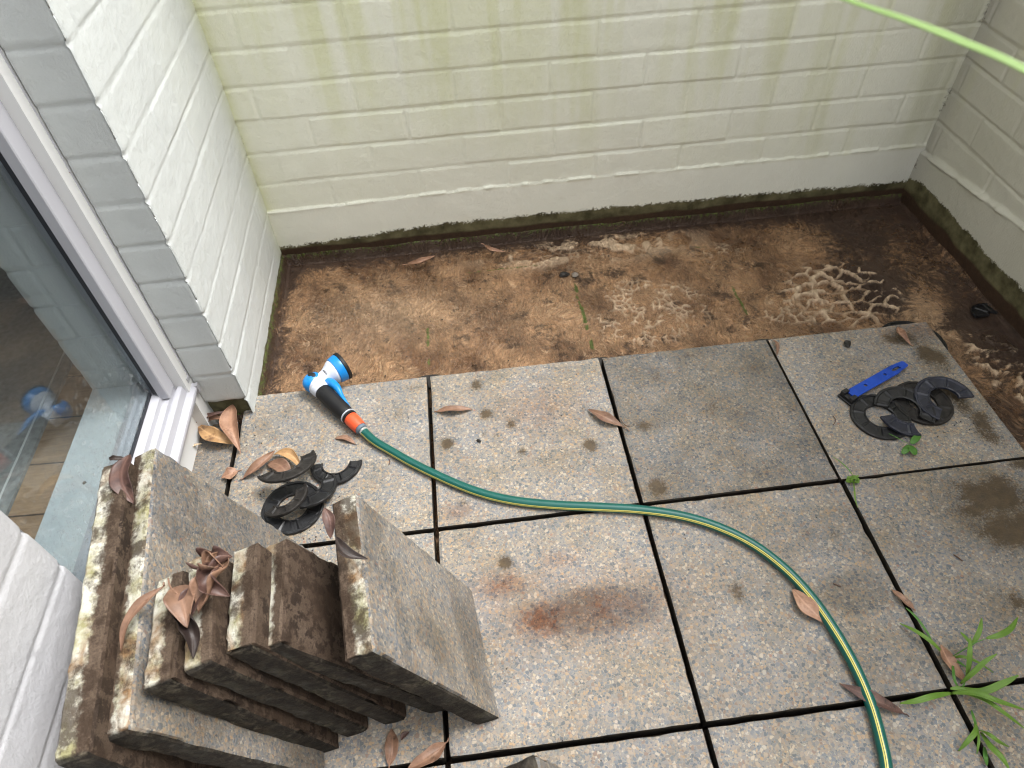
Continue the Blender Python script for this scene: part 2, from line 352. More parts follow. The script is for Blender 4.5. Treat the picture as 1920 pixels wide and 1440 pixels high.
def build_floor():
    xs = np.concatenate([np.arange(-.46, 1.45, .0028)]); ys = np.concatenate([np.arange(-.62, -.03, .006), np.arange(-.03, .56, .0028)])
    x, y = np.meshgrid(xs, ys, indexing='ij')
    n1 = fbm(x*9, y*9, o=4, seed=3); n2 = fbm(x*40, y*40, o=3, seed=9); wl = .03; n3 = fbm(x*3.3, y*3.3, o=3, seed=21)
    wx = x+.030*(fbm(x*24, y*24, seed=31)-.5); wy = y+.030*(fbm(x*24, y*24, seed=41)-.5)
    # raised reticulated wrinkles
    big = blob(x, y, 1.075, .165, .15, .125); big2 = blob(x, y, .56, .175, .16, .12)*.9; small = blob(x, y, .95, .12, .14, .06)*.6
    cor = blob(x, y, 1.335, -.15, .075, .14)
    tex = blob(x, y, -.15, .30, .22, .12)*.45+blob(x, y, .25, .2, .25, .12)*.3
    r1 = 1-sst(.0018, .0095, vor(wx*.75, wy*1.2, .040, 5)); r2 = 1-sst(.0008, .0065, vor(wx, wy*1.1, .021, 8)); r3 = 1-sst(.0004, .0035, vor(wx*1.4, wy*.8, .013, 12))
    brk = sst(.42, .56, fbm(x*42, y*42, o=2, seed=77))
    m1 = np.clip(big*1.5, 0, 1)*sst(.25, .5, big+.25*(n1-.5)); m2 = sst(.25, .6, np.maximum(big2, small)+.5*(n1-.5))*.8
    wr = r1*(.3+.7*brk)*m1*1.5 + r2*brk*m2*.95 + r1*brk*sst(.3, .6, cor)*.9 + r3*tex*.45
    wr += r2*brk*blob(x, y, .83, .39, .07, .03)*.6+r2*blob(x, y, .40, .42, .16, .05)*.5*brk
    # broken blistered patch by the back wall
    bl = sst(.46, .56, fbm(wx*26, wy*34, o=3, seed=55))*np.clip(1.3*blob(x, y, .47, .455, .27, .055), 0, 1)
    z = ZM + .0085*np.clip(wr, 0, 1.2) + .005*bl + .003*(n3-.5)+.0016*(n2-.5)
    # upturn against the walls
    dl = x-XL; db = YW-y; dr = XR-x; dmin = np.minimum(np.minimum(dl, db), dr)
    dmin = np.where(y < YP, np.minimum(db, dr), dmin)
    z += .032*(1-sst(.0, .013, dmin+.005*(n1-.5)))
    z -= .002*np.exp(-((db-.016)/.004)**2)
    # old joint lines of lifted slabs
    moss = np.zeros_like(x)
    for cx, y0, y1, s in ((.0, .06, .30, .72), (.402, .04, .34, .95), (.812, .05, .27, .78)):
        g_ = np.exp(-((x-cx-.004*(n2-.5))/.0065)**2)*sst(y0-.02, y0+.02, y)*(1-sst(y1-.05, y1, y))
        moss = np.maximum(moss, g_*s*(.45+.55*sst(.38, .52, fbm(x*30, y*26, o=3, seed=101)))); z -= .0015*g_
    for y0, xa, xb, s in ((.405, .08, .36, .62), (.402, -.18, -.02, .4), (.41, .72, .83, .6)):
        g_ = np.exp(-((y-y0-.006*(n1-.5))/.006)**2)*sst(xa, xa+.05, x)*(1-sst(xb-.05, xb, x)); moss = np.maximum(moss, g_*s)
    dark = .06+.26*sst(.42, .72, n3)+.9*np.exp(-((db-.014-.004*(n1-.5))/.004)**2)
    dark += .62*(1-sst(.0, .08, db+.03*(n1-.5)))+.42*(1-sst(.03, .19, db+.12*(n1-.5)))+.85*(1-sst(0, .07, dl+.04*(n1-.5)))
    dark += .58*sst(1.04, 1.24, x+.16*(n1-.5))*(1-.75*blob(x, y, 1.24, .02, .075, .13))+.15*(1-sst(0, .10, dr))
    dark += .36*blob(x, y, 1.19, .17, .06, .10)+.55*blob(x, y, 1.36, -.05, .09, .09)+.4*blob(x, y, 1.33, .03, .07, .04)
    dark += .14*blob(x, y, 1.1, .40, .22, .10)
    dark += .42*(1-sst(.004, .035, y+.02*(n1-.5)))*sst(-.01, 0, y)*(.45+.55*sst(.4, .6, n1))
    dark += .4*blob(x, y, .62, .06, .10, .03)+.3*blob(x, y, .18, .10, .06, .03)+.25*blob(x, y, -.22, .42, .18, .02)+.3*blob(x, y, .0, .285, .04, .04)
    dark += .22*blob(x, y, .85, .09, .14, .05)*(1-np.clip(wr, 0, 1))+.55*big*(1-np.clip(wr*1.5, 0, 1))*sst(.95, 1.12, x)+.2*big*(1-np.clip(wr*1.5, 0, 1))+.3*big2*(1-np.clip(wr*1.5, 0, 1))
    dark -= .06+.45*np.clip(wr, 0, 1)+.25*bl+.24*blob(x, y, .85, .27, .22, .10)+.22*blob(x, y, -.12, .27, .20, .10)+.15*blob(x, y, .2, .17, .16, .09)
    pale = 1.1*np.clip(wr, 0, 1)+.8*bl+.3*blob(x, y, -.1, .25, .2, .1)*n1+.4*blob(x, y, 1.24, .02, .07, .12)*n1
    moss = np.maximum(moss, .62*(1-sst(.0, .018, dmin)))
    P = np.stack([x, y, z], -1).reshape(-1, 3); nu, nv = x.shape
    F = gridfaces(nu, nv)
    # a wide dark base carries on under the slabs towards the viewer and under the walls
    b = len(P); q = [(-.6, -6), (4, -6), (4, 3), (-.6, 3)]
    P = np.concatenate([P, [(a, c, ZM-.03) for a, c in q]]); F = np.concatenate([F, [[b, b+1, b+2, b+3]]])
    pad = lambda a, v: np.concatenate([a.ravel(), [v]*4])
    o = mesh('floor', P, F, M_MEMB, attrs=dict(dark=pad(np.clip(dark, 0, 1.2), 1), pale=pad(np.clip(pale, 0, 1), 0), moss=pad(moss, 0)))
    tag(o, kind='structure')
build_floor()

# ------------------------------------------------------------------ painted brick walls
Z0, CH, BL = .1329, .08332, .2335
def wall_field(s, z, off, skirt, seed, amp=1.):
    """relief of painted brickwork: s along the wall, z up; brick courses above a rendered skirt"""
    k = np.floor((z-Z0)/CH); fz = (z-Z0)-k*CH
    wob = .0022*(fbm(s*7, k*3.1, o=2, seed=seed)-.5)*2
    dz = np.minimum(np.abs(fz+wob), np.abs(CH-fz-wob))
    o = np.where(k % 2 == 0, off[0], off[1]) + .012*(_h(k, k*0, k*0, seed)-.5)
    j = np.floor((s-o)/BL); fs = (s-o)-j*BL
    ds = np.minimum(fs, BL-fs)
    r = _h(k, j, k*0, seed+1); r2 = _h(k, j, k*0, seed+2); r3 = _h(k, j, k*0, seed+3)
    face = .0026*(r-.5) + .0016*(r2-.5)*(fs/BL-.5)*2 + .0036*(r3-.35)*(.5-fz/CH)
    jd = np.minimum(dz, ds*1.1+.0005*r)
    groove = 1-sst(.0015, .0075, jd+.0022*(fbm(s*60, z*60, o=2, seed=seed+9)-.5))
    bed = 1-sst(.0015, .0075, dz)
    h = amp*(face*(1-groove) - .0030*groove*(.35+.85*r2) - .0006*bed)
    h += .0012*(fbm(s*45, z*30, o=3, seed=seed+4)-.5)
    sk = 1-sst(-.0022, .0022, z-skirt+.003*(fbm(s*16, 0, o=3, seed=seed+6)-.5))
    lip = np.exp(-((z-skirt)/.0035)**2)*sst(.4, .6, fbm(s*30, 3, o=3, seed=seed+7))*.0035
    return h*(1-sk) + sk*(.0022+.0015*(fbm(s*20, z*20, o=3, seed=seed+8)-.5)) + lip
def wall(name, label, mat, p0, sdir, slen, ndir, off, seed, zs, skirt, attrf, thick, ds=.0035, s_fine=None, amp=1.):
    ss = np.arange(0, slen+ds/2, ds) if s_fine is None else np.concatenate([np.arange(0, s_fine, ds), np.linspace(s_fine, slen, 60)])
    ss = ss*(slen/ss[-1]) if s_fine is None else ss
    s, z = np.meshgrid(ss, zs, indexing='ij'); sdir = np.array(sdir, float); ndir = np.array(ndir, float)
    at, extra = attrf(s, z)
    sk = skirt(s) if callable(skirt) else skirt
    h = wall_field(s, z, off, sk, seed, amp) + extra
    P = np.array(p0)[None, None, :]+s[..., None]*sdir+h[..., None]*ndir; P[..., 2] += z
    nu, nv = s.shape; P = P.reshape(-1, 3)
    flip = np.dot(np.cross(sdir, [0, 0, 1]), ndir) < 0
    F = gridfaces(nu, nv, 0, flip)
    b = len(P); a0 = np.array(p0); e = -ndir*thick; q = []
    for (u, hgt) in ((0, zs[0]), (slen, zs[0]), (slen, zs[-1]), (0, zs[-1])):
        c = a0+sdir*u; q.append(c+[0, 0, hgt]-ndir*.006); q.append(c+e+[0, 0, hgt])
    P = np.concatenate([P, q]); fs = np.array([[0,1,3,2],[2,3,5,4],[4,5,7,6],[6,7,1,0],[1,7,5,3]])+b
    F = np.concatenate([F, fs]); at = {k: np.concatenate([v.ravel(), np.zeros(8)]) for k, v in at.items()}
    o = mesh(name, P, F, mat, attrs=at)
    tag(o, label, 'wall'); return o
zfine = lambda lo, a, top: np.concatenate([np.arange(lo, a, .0033), np.linspace(a, top, max(2, int((top-a)/.012)))])

def at_back(s, z):
    s = s-.008; x = XL+s; n = fbm(x*6, z*6, o=4, seed=2); st = fbm(x*15+.5*z, z*1.1+.3*x, o=4, seed=14); st2 = fbm(x*34, z*1.6, o=3, seed=18)
    alg = .50*sst(.42, .68, st)*sst(.10, .5, z+.25*(x-.3))+.40*sst(.48, .70, st2)*sst(.2, .6, z)+.22*n
    s = np.maximum(s, 0); alg += .8*np.exp(-((s)/.014)**1.2)*(.5+n)+.2*np.exp(-(s/.06))+.25*sst(.45, .8, z)*(1-sst(.2, .7, s)) + .10
    alg += .35*np.exp(-((s-slen_b)/-.03)**2)*sst(.1, .3, z)
    alg = np.where(z < .137, alg*.25+.04, alg)
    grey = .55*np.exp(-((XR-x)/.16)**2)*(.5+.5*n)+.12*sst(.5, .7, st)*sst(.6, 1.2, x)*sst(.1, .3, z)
    top = .022+.022*sst(0, .5, s)-.012*sst(.9, 1.8, s)+.012*(fbm(x*30, 0, o=4, seed=6)-.5)
    moss = .5+(top-z)*20
    wb = .5+(.012-z+.012*(fbm(x*14, z*20, seed=19)-.5))*45
    speck = .72*np.exp(-((XR-x)/.014)**2)*sst(.02, .1, z)*sst(.50, .62, fbm(z*22, 5, seed=8)) + .50*np.exp(-(s/.008)**2)*sst(.3, .6, fbm(z*30, 2, seed=12))*sst(.15, .2, z)
    speck += .26*np.exp(-((z-.12)/.05)**2)*sst(.9, 1.3, x)
    return dict(algae=np.clip(alg, 0, 1), grey=np.clip(grey, 0, 1), moss=moss, wetbrown=wb, speck=speck), 0
slen_b = XR-XL
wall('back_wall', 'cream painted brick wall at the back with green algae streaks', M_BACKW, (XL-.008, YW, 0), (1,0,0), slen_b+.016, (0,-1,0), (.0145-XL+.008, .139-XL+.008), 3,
     zfine(-.07, .72, 1.55), lambda s: .134+.012*sst(0, .7, s), at_back, .12, amp=.78)

def at_right(s, z):
    y = YW-s; n = fbm(y*6, z*6, o=4, seed=52); st = fbm(y*14, z*1.5, o=4, seed=54)
    alg = .45*sst(.42, .7, st)*sst(.1, .4, z)+.2*n
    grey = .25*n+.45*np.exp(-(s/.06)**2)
    moss = .5+(.060+.014*(fbm(y*30, 0, o=4, seed=66)-.5)-.018*np.exp(-(s/.04)**2)-z)*26
    wb = .5+(.010-z+.02*(fbm(y*16, z*25, seed=19)-.5))*40
    speck = .72*np.exp(-(s/.016)**2)*sst(.50, .62, fbm(z*22, 5, seed=8))*sst(.02, .1, z)+.24*np.exp(-((z-.10)/.04)**2)
    lip = .006*np.exp(-((z-(.126+.11*s))/.006)**2)*sst(.35, .65, fbm(y*22, 9, o=3, seed=71)) + .006*(1-sst(-.003, .003, z-(.126+.11*s)))
    return dict(algae=np.clip(alg, 0, 1), grey=np.clip(grey, 0, 1), moss=moss, wetbrown=wb, speck=speck), lip
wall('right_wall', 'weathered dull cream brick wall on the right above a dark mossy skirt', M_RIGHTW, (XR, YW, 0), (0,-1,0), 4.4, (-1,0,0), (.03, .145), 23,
     zfine(-.07, .72, 1.75), lambda s: .126+.11*np.minimum(s, .6), at_right, .12, ds=.004, s_fine=.9)

# the white wing wall: face to the court, end face to the viewer, one continuous sheet round the corner
XI = -.481; YP = -.054
def wing_wall():
    zs = np.concatenate([np.arange(-.07, 1.0, .0035), np.linspace(1.0, 3.2, 140)])
    ss = np.concatenate([np.arange(0, YW-YP, .004), [YW-YP], YW-YP+np.arange(.0015, XL-XI, .0028), [YW-YP+XL-XI]])
    s, z = np.meshgrid(ss, zs, indexing='ij'); L1 = YW-YP; on2 = s > L1+1e-6
    h = np.where(on2, wall_field(s-L1, z, (.45, .45), -.2, 47), wall_field(s, z, (.08, .20), -.2, 41, .42))
    rnd = .004*(1-sst(0, .006, np.abs(s-L1)))                      # softened arris
    chip = (1-sst(0, .012, np.abs(s-L1)))*(1-sst(0, .006, np.minimum(np.abs((z-Z0) % CH), CH-(z-Z0) % CH)))*.0030
    h = h*np.where(on2, .8, 1) - rnd*.7 - chip
    foot = (1-sst(.040, .052, z+.006*(fbm(s*40, 0, seed=5)-.5)))*on2
    h = h-.010*foot+.006*foot*(fbm(s*60, z*60, o=3, seed=77)-.5)
    x = np.where(on2, XL-(s-L1), XL+h); y = np.where(on2, YP-h, YW-s)
    x = np.where(on2 & (s < L1+.002), XL+h*.7, x)
    n = fbm(s*5, z*5, o=4, seed=91)
    alg = .55*np.exp(-(s/.05)**1.5)+.10*n*(s < .3)+.35*(1-sst(0, .03, z+.02))*(~on2)
    grey = .08*n*on2
    moss = np.where(on2, .5+(.046-z)*26, .5+(.0+.010*(fbm(s*30, 1, seed=3)-.5)-z)*40)
    speck = np.where(s < .02, .45, 0)*sst(.35, .6, fbm(z*24, 6, seed=15))
    P = np.stack([x, y, z], -1).reshape(-1, 3); F = gridfaces(*s.shape, 0, True)
    b = len(P); q = [(XL-.004, YW, 0), (XL-.004, YP+.004, 0), (XI, YP+.004, 0), (XI, YW, 0)]
    P = np.concatenate([P, [(a, c, -.07) for a, c, _ in q], [(a, c, 3.2) for a, c, _ in q]])
    F = np.concatenate([F, np.array([[2,3,7,6],[3,0,4,7],[4,5,6,7]])+b]); pd = lambda a: np.concatenate([a.ravel(), np.zeros(8)])
    o = mesh('wing_wall', P, F, M_LEFTW, attrs=dict(algae=pd(np.clip(alg, 0, 1)), grey=pd(grey), moss=pd(moss), wetbrown=pd(moss*0), speck=pd(speck)))
    tag(o, 'bright white brick wing wall between the window and the back wall', 'wall')
wing_wall()
def at_near(s, z):
    return dict(algae=z*0, grey=z*0, moss=.5+(-.02-z)*40, wetbrown=z*0, speck=z*0), -.004*(1-sst(0, .008, s))-.004*(1-sst(0, .01, s))*(1-sst(0, .008, np.minimum(np.abs((z-Z0) % CH), CH-(z-Z0) % CH)))
XN = -.4415; YN = -.612
wall('near_wall', 'white textured brick wall in the lower left corner behind the leaning slabs', M_NEARW, (XN, YN, 0), (0,-1,0), 3.4, (1,0,0), (.11, .225), 61,
     zfine(-.07, .95, 3.2), -.2, at_near, .14, ds=.004, s_fine=.9, amp=.5)
# house above and beside the window (out of frame, shades the court)
def house():
    h = empty('house', (-.6, -.3, 0)); tag(h, 'white house wall holding the glazed window left of the court', 'house')
    m = MB(); m.box((-.62,-.62,2.1), (-.47,-.05,3.2)); m.box((-.60,-.70,-.07), (-.505,-.02,.088)); m.box((-.655,-.085,-.07), (XI-.002,.62,3.2)); m.box((-3.2,.62,-.07), (XI-.002,.7,3.2)); m.box((-.655,-.70,-.07), (-.60,-.09,.160)); m.box((-3.2,-4.0,-.07), (-.60,-.95,3.2)); m.box((-.655,-.94,-.07), (-.585,-.72,3.2))
    o = m.build('wall', M_HOUSE); o.parent = h; o.matrix_parent_inverse = h.matrix_basis.inverted()
    m = MB(); m.box((-3.3,-4.1,3.2), (-.44,.7,3.3)); o = m.build('roof', M_HOUSE); o.parent = h; o.matrix_parent_inverse = h.matrix_basis.inverted()
    m = MB(); m.box((-3.2,-.95,.0), (-.657,.62,.09)); o = m.build('interior_floor', M_BOARD); tag(o, kind='structure')
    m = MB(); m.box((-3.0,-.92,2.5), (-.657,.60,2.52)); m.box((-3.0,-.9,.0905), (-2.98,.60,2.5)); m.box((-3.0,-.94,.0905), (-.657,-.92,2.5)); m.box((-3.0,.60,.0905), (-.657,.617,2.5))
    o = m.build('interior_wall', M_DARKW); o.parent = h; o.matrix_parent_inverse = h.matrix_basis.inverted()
def board():
    k = NM('floor_boards', .5, .4); p = k.pos()
    mp = k.n('Mapping', {'Vector': p, 'Rotation': (0, 0, .35), 'Scale': (1.6, 14, 1)})
    g = k.noise(mp, 5, 5, .6, .4)
    sx = k.n('SeparateXYZ', {0: k.n('Mapping', {'Vector': p, 'Rotation': (0, 0, .35), 'Scale': (1, 9, 1)})})
    ln = k.math('LESS_THAN', k.math('FRACT', sx.outputs[1]), .03)
    col = k.mix(k.ramp(g, [(.3, 0), (.7, 1)]), (.22,.13,.07), (.42,.28,.17))
    k.base(k.mix(ln, col, (.05,.03,.02))); return k.m
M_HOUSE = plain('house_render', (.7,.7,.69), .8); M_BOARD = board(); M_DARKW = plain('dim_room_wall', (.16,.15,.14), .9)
house()

# ------------------------------------------------------------------ window
def window():
    t = empty('window', (-.54, -.33, .1)); tag(t, 'white aluminium framed window with dusty glass beside the white wing wall', 'window')
    def P(o): o.parent = t; o.matrix_parent_inverse = t.matrix_basis.inverted(); return o
    top = 2.1; y1 = YP-.0025; y0 = -.62; xg = -.540
    # sill: stepped section, low drip edge outside
    m = MB(); m.prism_y([(-.60,.095),(-.60,.163),(-.545,.163),(-.545,.1655),(-.538,.1655),(-.520,.158),(-.518,.147),(-.507,.146),(-.505,.137),(-.501,.137),(-.499,.144),(-.490,.142),(-.487,.124),(-.474,.119),(-.473,.113),(-.478,.111),(-.480,.095)], y0, y1-.001)
    P(m.build('sill', M_ALU, bevel=.0006))
    m = MB(); m.box((-.4765,y1-.012,.100), (-.4715,y1-.001,.122)); m.box((-.509,y1-.0145,.1372), (-.4805,y1-.0015,.147)); P(m.build('sill_end_cap', M_ALUG))
    # jamb: narrow grey strip beside the brick, then deep steps towards the viewer
    m = MB(); m.prism_z([(-.4815,y1),(-.4815,y1-.003),(-.502,y1-.003),(-.502,y1-.022),(-.510,y1-.022),(-.510,y1)], .140, top)
    P(m.build('jamb', M_ALU, bevel=.0006))
    m = MB(); m.prism_z([(-.5032,y1-.0268),(-.5032,y1-.064),(-.505,y1-.066),(-.5222,y1-.066),(-.5222,y1-.058),(-.546,y1-.058),(-.546,y1-.0268)], .150, top)
    P(m.build('sash', M_ALU, bevel=.0006))
    m = MB(); m.box((-.5300,y1-.0655,.167), (-.5224,y1-.0582,top)); m.box((-.5375,y0,.1662), (-.5325,y1-.066,.1715)); m.box((-.512,y1-.0266,.150), (-.5075,y1-.0222,top))
    P(m.build('gasket', M_GASK))
    m = MB(); m.box((-.5365,y0,.1715), (-.5345,y1-.0585,top)); P(m.build('glass', M_GLASS))
    m = MB(); m.box((-.57,y0,.1635), (-.5382,y1-.006,.171)); P(m.build('inner_bead', M_ALUG))
def glass_mat():
    k = NM('window_glass'); t = k.t; p = k.pos()
    tr = k.n('BsdfTransparent', {0: (.90,.935,.945)}); gl = k.n('BsdfGlossy', {0: (.84,.92,.97), 'Roughness': .03}); df = k.n('BsdfDiffuse', {0: (.55,.56,.55)})
    g = k.n('NewGeometry'); dt = k.math('ABSOLUTE', k.n('VectorMath', {0: g.outputs['Incoming'], 1: g.outputs['Normal']}, operation='DOT_PRODUCT').outputs['Value'])
    f = k.math('MULTIPLY_ADD', k.math('POWER', k.math('SUBTRACT', 1.0, dt), 5.0), .93, .055)
    a = k.n('MixShader', {0: f, 1: tr.outputs[0], 2: gl.outputs[0]})
    sep = k.n('SeparateXYZ', {0: p})
    dust = k.math('MULTIPLY', k.ramp(k.noise(p, 130, 5, .75), [(.55, 0), (.62, .6)]), k.ramp(sep.outputs[2], [(.17, .5), (.42, 0)]))
    dust = k.math('ADD', dust, .02)
    b = k.n('MixShader', {0: dust, 1: a.outputs[0], 2: df.outputs[0]})
    t.links.new(b.outputs[0], t.nodes['Material Output'].inputs[0]); return k.m
M_GLASS = glass_mat()
window()
# reveal and ledge inside the glass, rug on the timber floor
def at_rev(s, z): return dict(algae=z*0, grey=z*0+.25, moss=z*0, wetbrown=z*0, speck=z*0), 0*z
o = wall('window_reveal', 'pale painted brick reveal just inside the window glass', M_LEFTW, (-.548, -.089, 0), (-1,0,0), .109, (0,-1,0), (.3, .3), 83, zfine(.12, .9, 2.2), -.2, at_rev, .003, ds=.004)
m = MB(); m.box((-.657,-.72,.1605), (-.572,-.0895,.1665)); o = m.build('window_ledge', plain('ledge_paint', (.50,.53,.54), .45), bevel=.001); tag(o, 'pale blue grey window ledge inside the glass', 'ledge')
m = MB(); m.box((-2.0,-.9,.0905), (-.782,.52,.098)); o = m.build('rug', plain('grey_rug', (.24,.24,.23), .95, var=.25, scale=90, bump=.5, bscale=500)); tag(o, 'plain grey rug on the timber floor inside the window', 'rug')
m = MB(); m.box((-.808,-.9,.0982), (-.804,.52,.0992)); q = m.build('piping', plain('pale_piping', (.6,.6,.58), .7), o)
# ------------------------------------------------------------------ slabs
def slab_geo(w, h, t, step=.006, seed=0, chip=1.):
    """box from 0..w (x), 0..h (y), 0..-t (z) with worn arrises. face kinds: 0 face, 1 side, 2 underside"""
    nx, ny, nz = max(2, round(w/step)), max(2, round(h/step)), max(3, round(t/.005))
    V_, F_, K_ = [], [], []; off = 0
    def face(A, B, fixed, val, kind, flip):
        nonlocal off
        a, b = np.meshgrid(np.arange(A[1]+1), np.arange(B[1]+1), indexing='ij'); P = np.zeros(a.shape+(3,), int)
        P[..., A[0]] = a; P[..., B[0]] = b; P[..., fixed] = val
        V_.append(P.reshape(-1, 3)); F_.append(gridfaces(*a.shape, off, flip)); K_.append(np.full(A[1]*B[1], kind)); off += a.size
    face((0, nx), (1, ny), 2, nz, 0, False); face((0, nx), (1, ny), 2, 0, 2, True)
    face((0, nx), (2, nz), 1, 0, 1, False); face((0, nx), (2, nz), 1, ny, 1, True)
    face((1, ny), (2, nz), 0, 0, 1, True); face((1, ny), (2, nz), 0, nx, 1, False)
    I = np.concatenate(V_); F = np.concatenate(F_); K = np.concatenate(K_)
    key = I[:, 0]*1000003+I[:, 1]*1009+I[:, 2]; u, idx, inv = np.unique(key, return_index=True, return_inverse=True)
    I = I[idx]; F = inv.ravel()[F]
    n = np.array([nx, ny, nz]); P = I/n*np.array([w, h, t]); P[:, 2] -= t
    lo = (I == 0).astype(float); hi = (I == n).astype(float); out = hi-lo; cnt = np.abs(out).sum(1)
    nn = noise(P[:, 0]*90+seed*7, P[:, 1]*90, P[:, 2]*90, 5+seed); nb = noise(P[:, 0]*28+seed*3, P[:, 1]*28, P[:, 2]*28, 9+seed)
    amt = np.where(cnt >= 2, .0009+chip*.0016*nn+chip*.004*np.clip(nb-.68, 0, 1)*3, 0) + np.where(cnt == 1, .0009*(nn-.5), 0)
    side = (np.abs(out[:, :2]).sum(1) >= 1) & (cnt == 1); amt = amt+np.where(side, .0022*(nb-.5)*chip, 0)
    P = P-out*amt[:, None]
    lay = -P[:, 2]/t
    return P, F, K, lay, out
def paver_stains(x, y):
    dirt = np.zeros_like(x); rust = dirt.copy(); wet = dirt.copy()
    nz = fbm(x*45, y*45, o=3, seed=4); n9 = fbm(x*7, y*7, o=4, seed=44)
    for px, py, r, ry, s in SPOTS:
        c = W(px, py); dirt = np.maximum(dirt, min(1.2, s*1.3)*np.exp(-(((x-c[0])/r)**2+((y-c[1])/ry)**2)**.9)*(.45+1.1*nz))
    for px, py, r, ry, s in RUSTS:
        c = W(px, py); rust = np.maximum(rust, s*np.exp(-(((x-c[0])/r)**2+((y-c[1])/ry)**2))*(.7+.5*nz))
    for px, py, r, ry, s in WETS:
        c = W(px, py); wet = np.maximum(wet, s*sst(.25, .7, np.exp(-(((x-c[0])/r)**2+((y-c[1])/ry)**2))+.5*(n9-.5)))
    wet = np.maximum(wet, .25*sst(.50, .72, n9)); dirt = np.maximum(dirt, .34*sst(.62, .78, fbm(x*19, y*19, o=4, seed=88)))
    return dirt, rust, wet
SPOTS = [(893,722,.018,.022,.75),(912,776,.018,.018,.8),(839,833,.017,.02,.85),(957,795,.016,.016,.65),(980,847,.015,.017,.6),(1107,835,.02,.02,.85),(908,815,.012,.014,.5),
 (932,817,.012,.012,.5),(735,770,.05,.04,.42),(765,727,.04,.02,.5),(655,812,.045,.03,.55),(720,830,.03,.02,.3),(1093,765,.014,.014,.5),(1232,915,.025,.03,.8),(1330,765,.05,.03,.5),
 (1375,775,.03,.04,.5),(1208,796,.03,.025,.6),(1420,690,.03,.02,.5),(1228,706,.018,.03,.55),(1470,722,.03,.02,.45),(1040,690,.05,.012,.3),(1300,665,.04,.014,.45),(946,1057,.016,.018,.95),
 (1382,1110,.018,.03,.55),(1402,1080,.018,.012,.5),(1515,1000,.018,.014,.5),(1562,1003,.018,.014,.5),(1000,1230,.02,.02,.3),(1690,635,.08,.03,.7),(1640,660,.05,.02,.35),(1745,665,.04,.08,.75),
 (1790,740,.03,.08,.8),(1850,800,.035,.06,.8),(1860,935,.11,.06,1.0),(1900,985,.09,.07,1.1),(1790,905,.05,.02,.45),(1895,1130,.05,.03,.6),(1915,870,.05,.02,.6),(1660,840,.02,.02,.4),
 (1620,870,.015,.012,.3),(1780,870,.012,.012,.4),(700,870,.015,.015,.3),(720,955,.02,.03,.3),(745,975,.02,.01,.3),(600,830,.02,.02,.3),(490,800,.03,.04,.25),(540,770,.02,.02,.3),
 (1100,960,.02,.02,.25),(870,940,.016,.02,.45),(1580,1100,.04,.03,.3),(1640,1010,.03,.02,.25),(1700,700,.02,.02,.3),(1500,1120,.03,.03,.3),(1610,980,.02,.01,.3)]
RUSTS = [(943,1098,.05,.028,.95),(1022,1160,.055,.033,1.4),(1105,1145,.13,.05,.8),(1050,1050,.035,.02,.6),(1010,765,.09,.06,.45),(1160,1120,.12,.06,.4),(860,960,.03,.015,.7),(1720,620,.10,.03,.55),
 (1000,1110,.16,.05,.35),(560,1300,.1,.1,.3)]
WETS = [(1600,1110,.09,.055,.75),(1130,1140,.12,.05,.8),(1650,1230,.14,.08,.35),(1560,1000,.18,.07,.45),(1450,1050,.2,.10,.25),(1300,1400,.3,.08,.25),(400,850,.06,.2,.55),(1850,960,.15,.12,.6),(560,770,.12,.10,.4)]
def paver(x0, x1, y0, y1, label, group='slabs laid flat in the grid', seed=0, dz=0., rot=0., z=0., damp=0.):
    w, h = x1-x0, y1-y0
    P, F, K, lay, out = slab_geo(w, h, .033, .006, seed, .35)
    fx, fy = x0+P[:, 0], y0+P[:, 1]
    d, r, wt = paver_stains(fx, fy)
    wt = np.maximum(wt, damp*(.55+.9*fbm(fx*16, fy*16, o=4, seed=71)))
    eb = np.minimum(np.minimum(P[:, 0], w-P[:, 0]), np.minimum(P[:, 1], h-P[:, 1]))
    d = np.maximum(d, .38*(1-sst(0, .007, eb))*sst(.35, .65, fbm(fx*30, fy*30, seed=61)))
    P[:, :2] -= [w/2, h/2]; P[:, 2] += .0006*np.sin(seed)
    o = mesh('paver', P, F, [M_AGG, M_JOINT, M_JOINT], mi=K, attrs=dict(layer=lay, grime_shade=np.full(len(P), .9), dirt=d, rust=r, wet=wt), smooth=False)
    o.location = ((x0+x1)/2, (y0+y1)/2, z+dz); o.rotation_euler = (random.uniform(-.002, .002), random.uniform(-.002, .002), rot)
    tag(o, label, 'paver', group); return o
g2 = .0036
J = {  # slight slack in the joints: column, row -> x0, x1, y0, y1 nudges
}
labs = {(-1,0):'laid slab under the spray nozzle, first from the white wing wall in the back row',
 (0,0):'clean pale laid slab with small moss spots behind the straight part of the hose',
 (1,0):'darker grey laid slab of the back row left of the blue tool',
 (2,0):'laid slab with the blue tool and black rings lying on it',
 (-1,1):'laid slab mostly hidden by the leaning slabs, joint showing below the left rings',
 (0,1):'laid slab with the rusty red and orange stains in its middle',
 (1,1):'laid slab crossed by the curving hose in the middle of the second row',
 (2,1):'laid slab with a large dark soil stain at the right edge above the grass weed',
 (-1,2):'laid slab at the bottom edge with two dark fallen leaves in front of the stack',
 (0,2):'front row laid slab at the bottom edge left of the lowest hose crossing joint',
 (1,2):'front row laid slab under the lowest end of the hose',
 (2,2):'front row laid slab under the green grass weed at bottom right'}
sd = 1
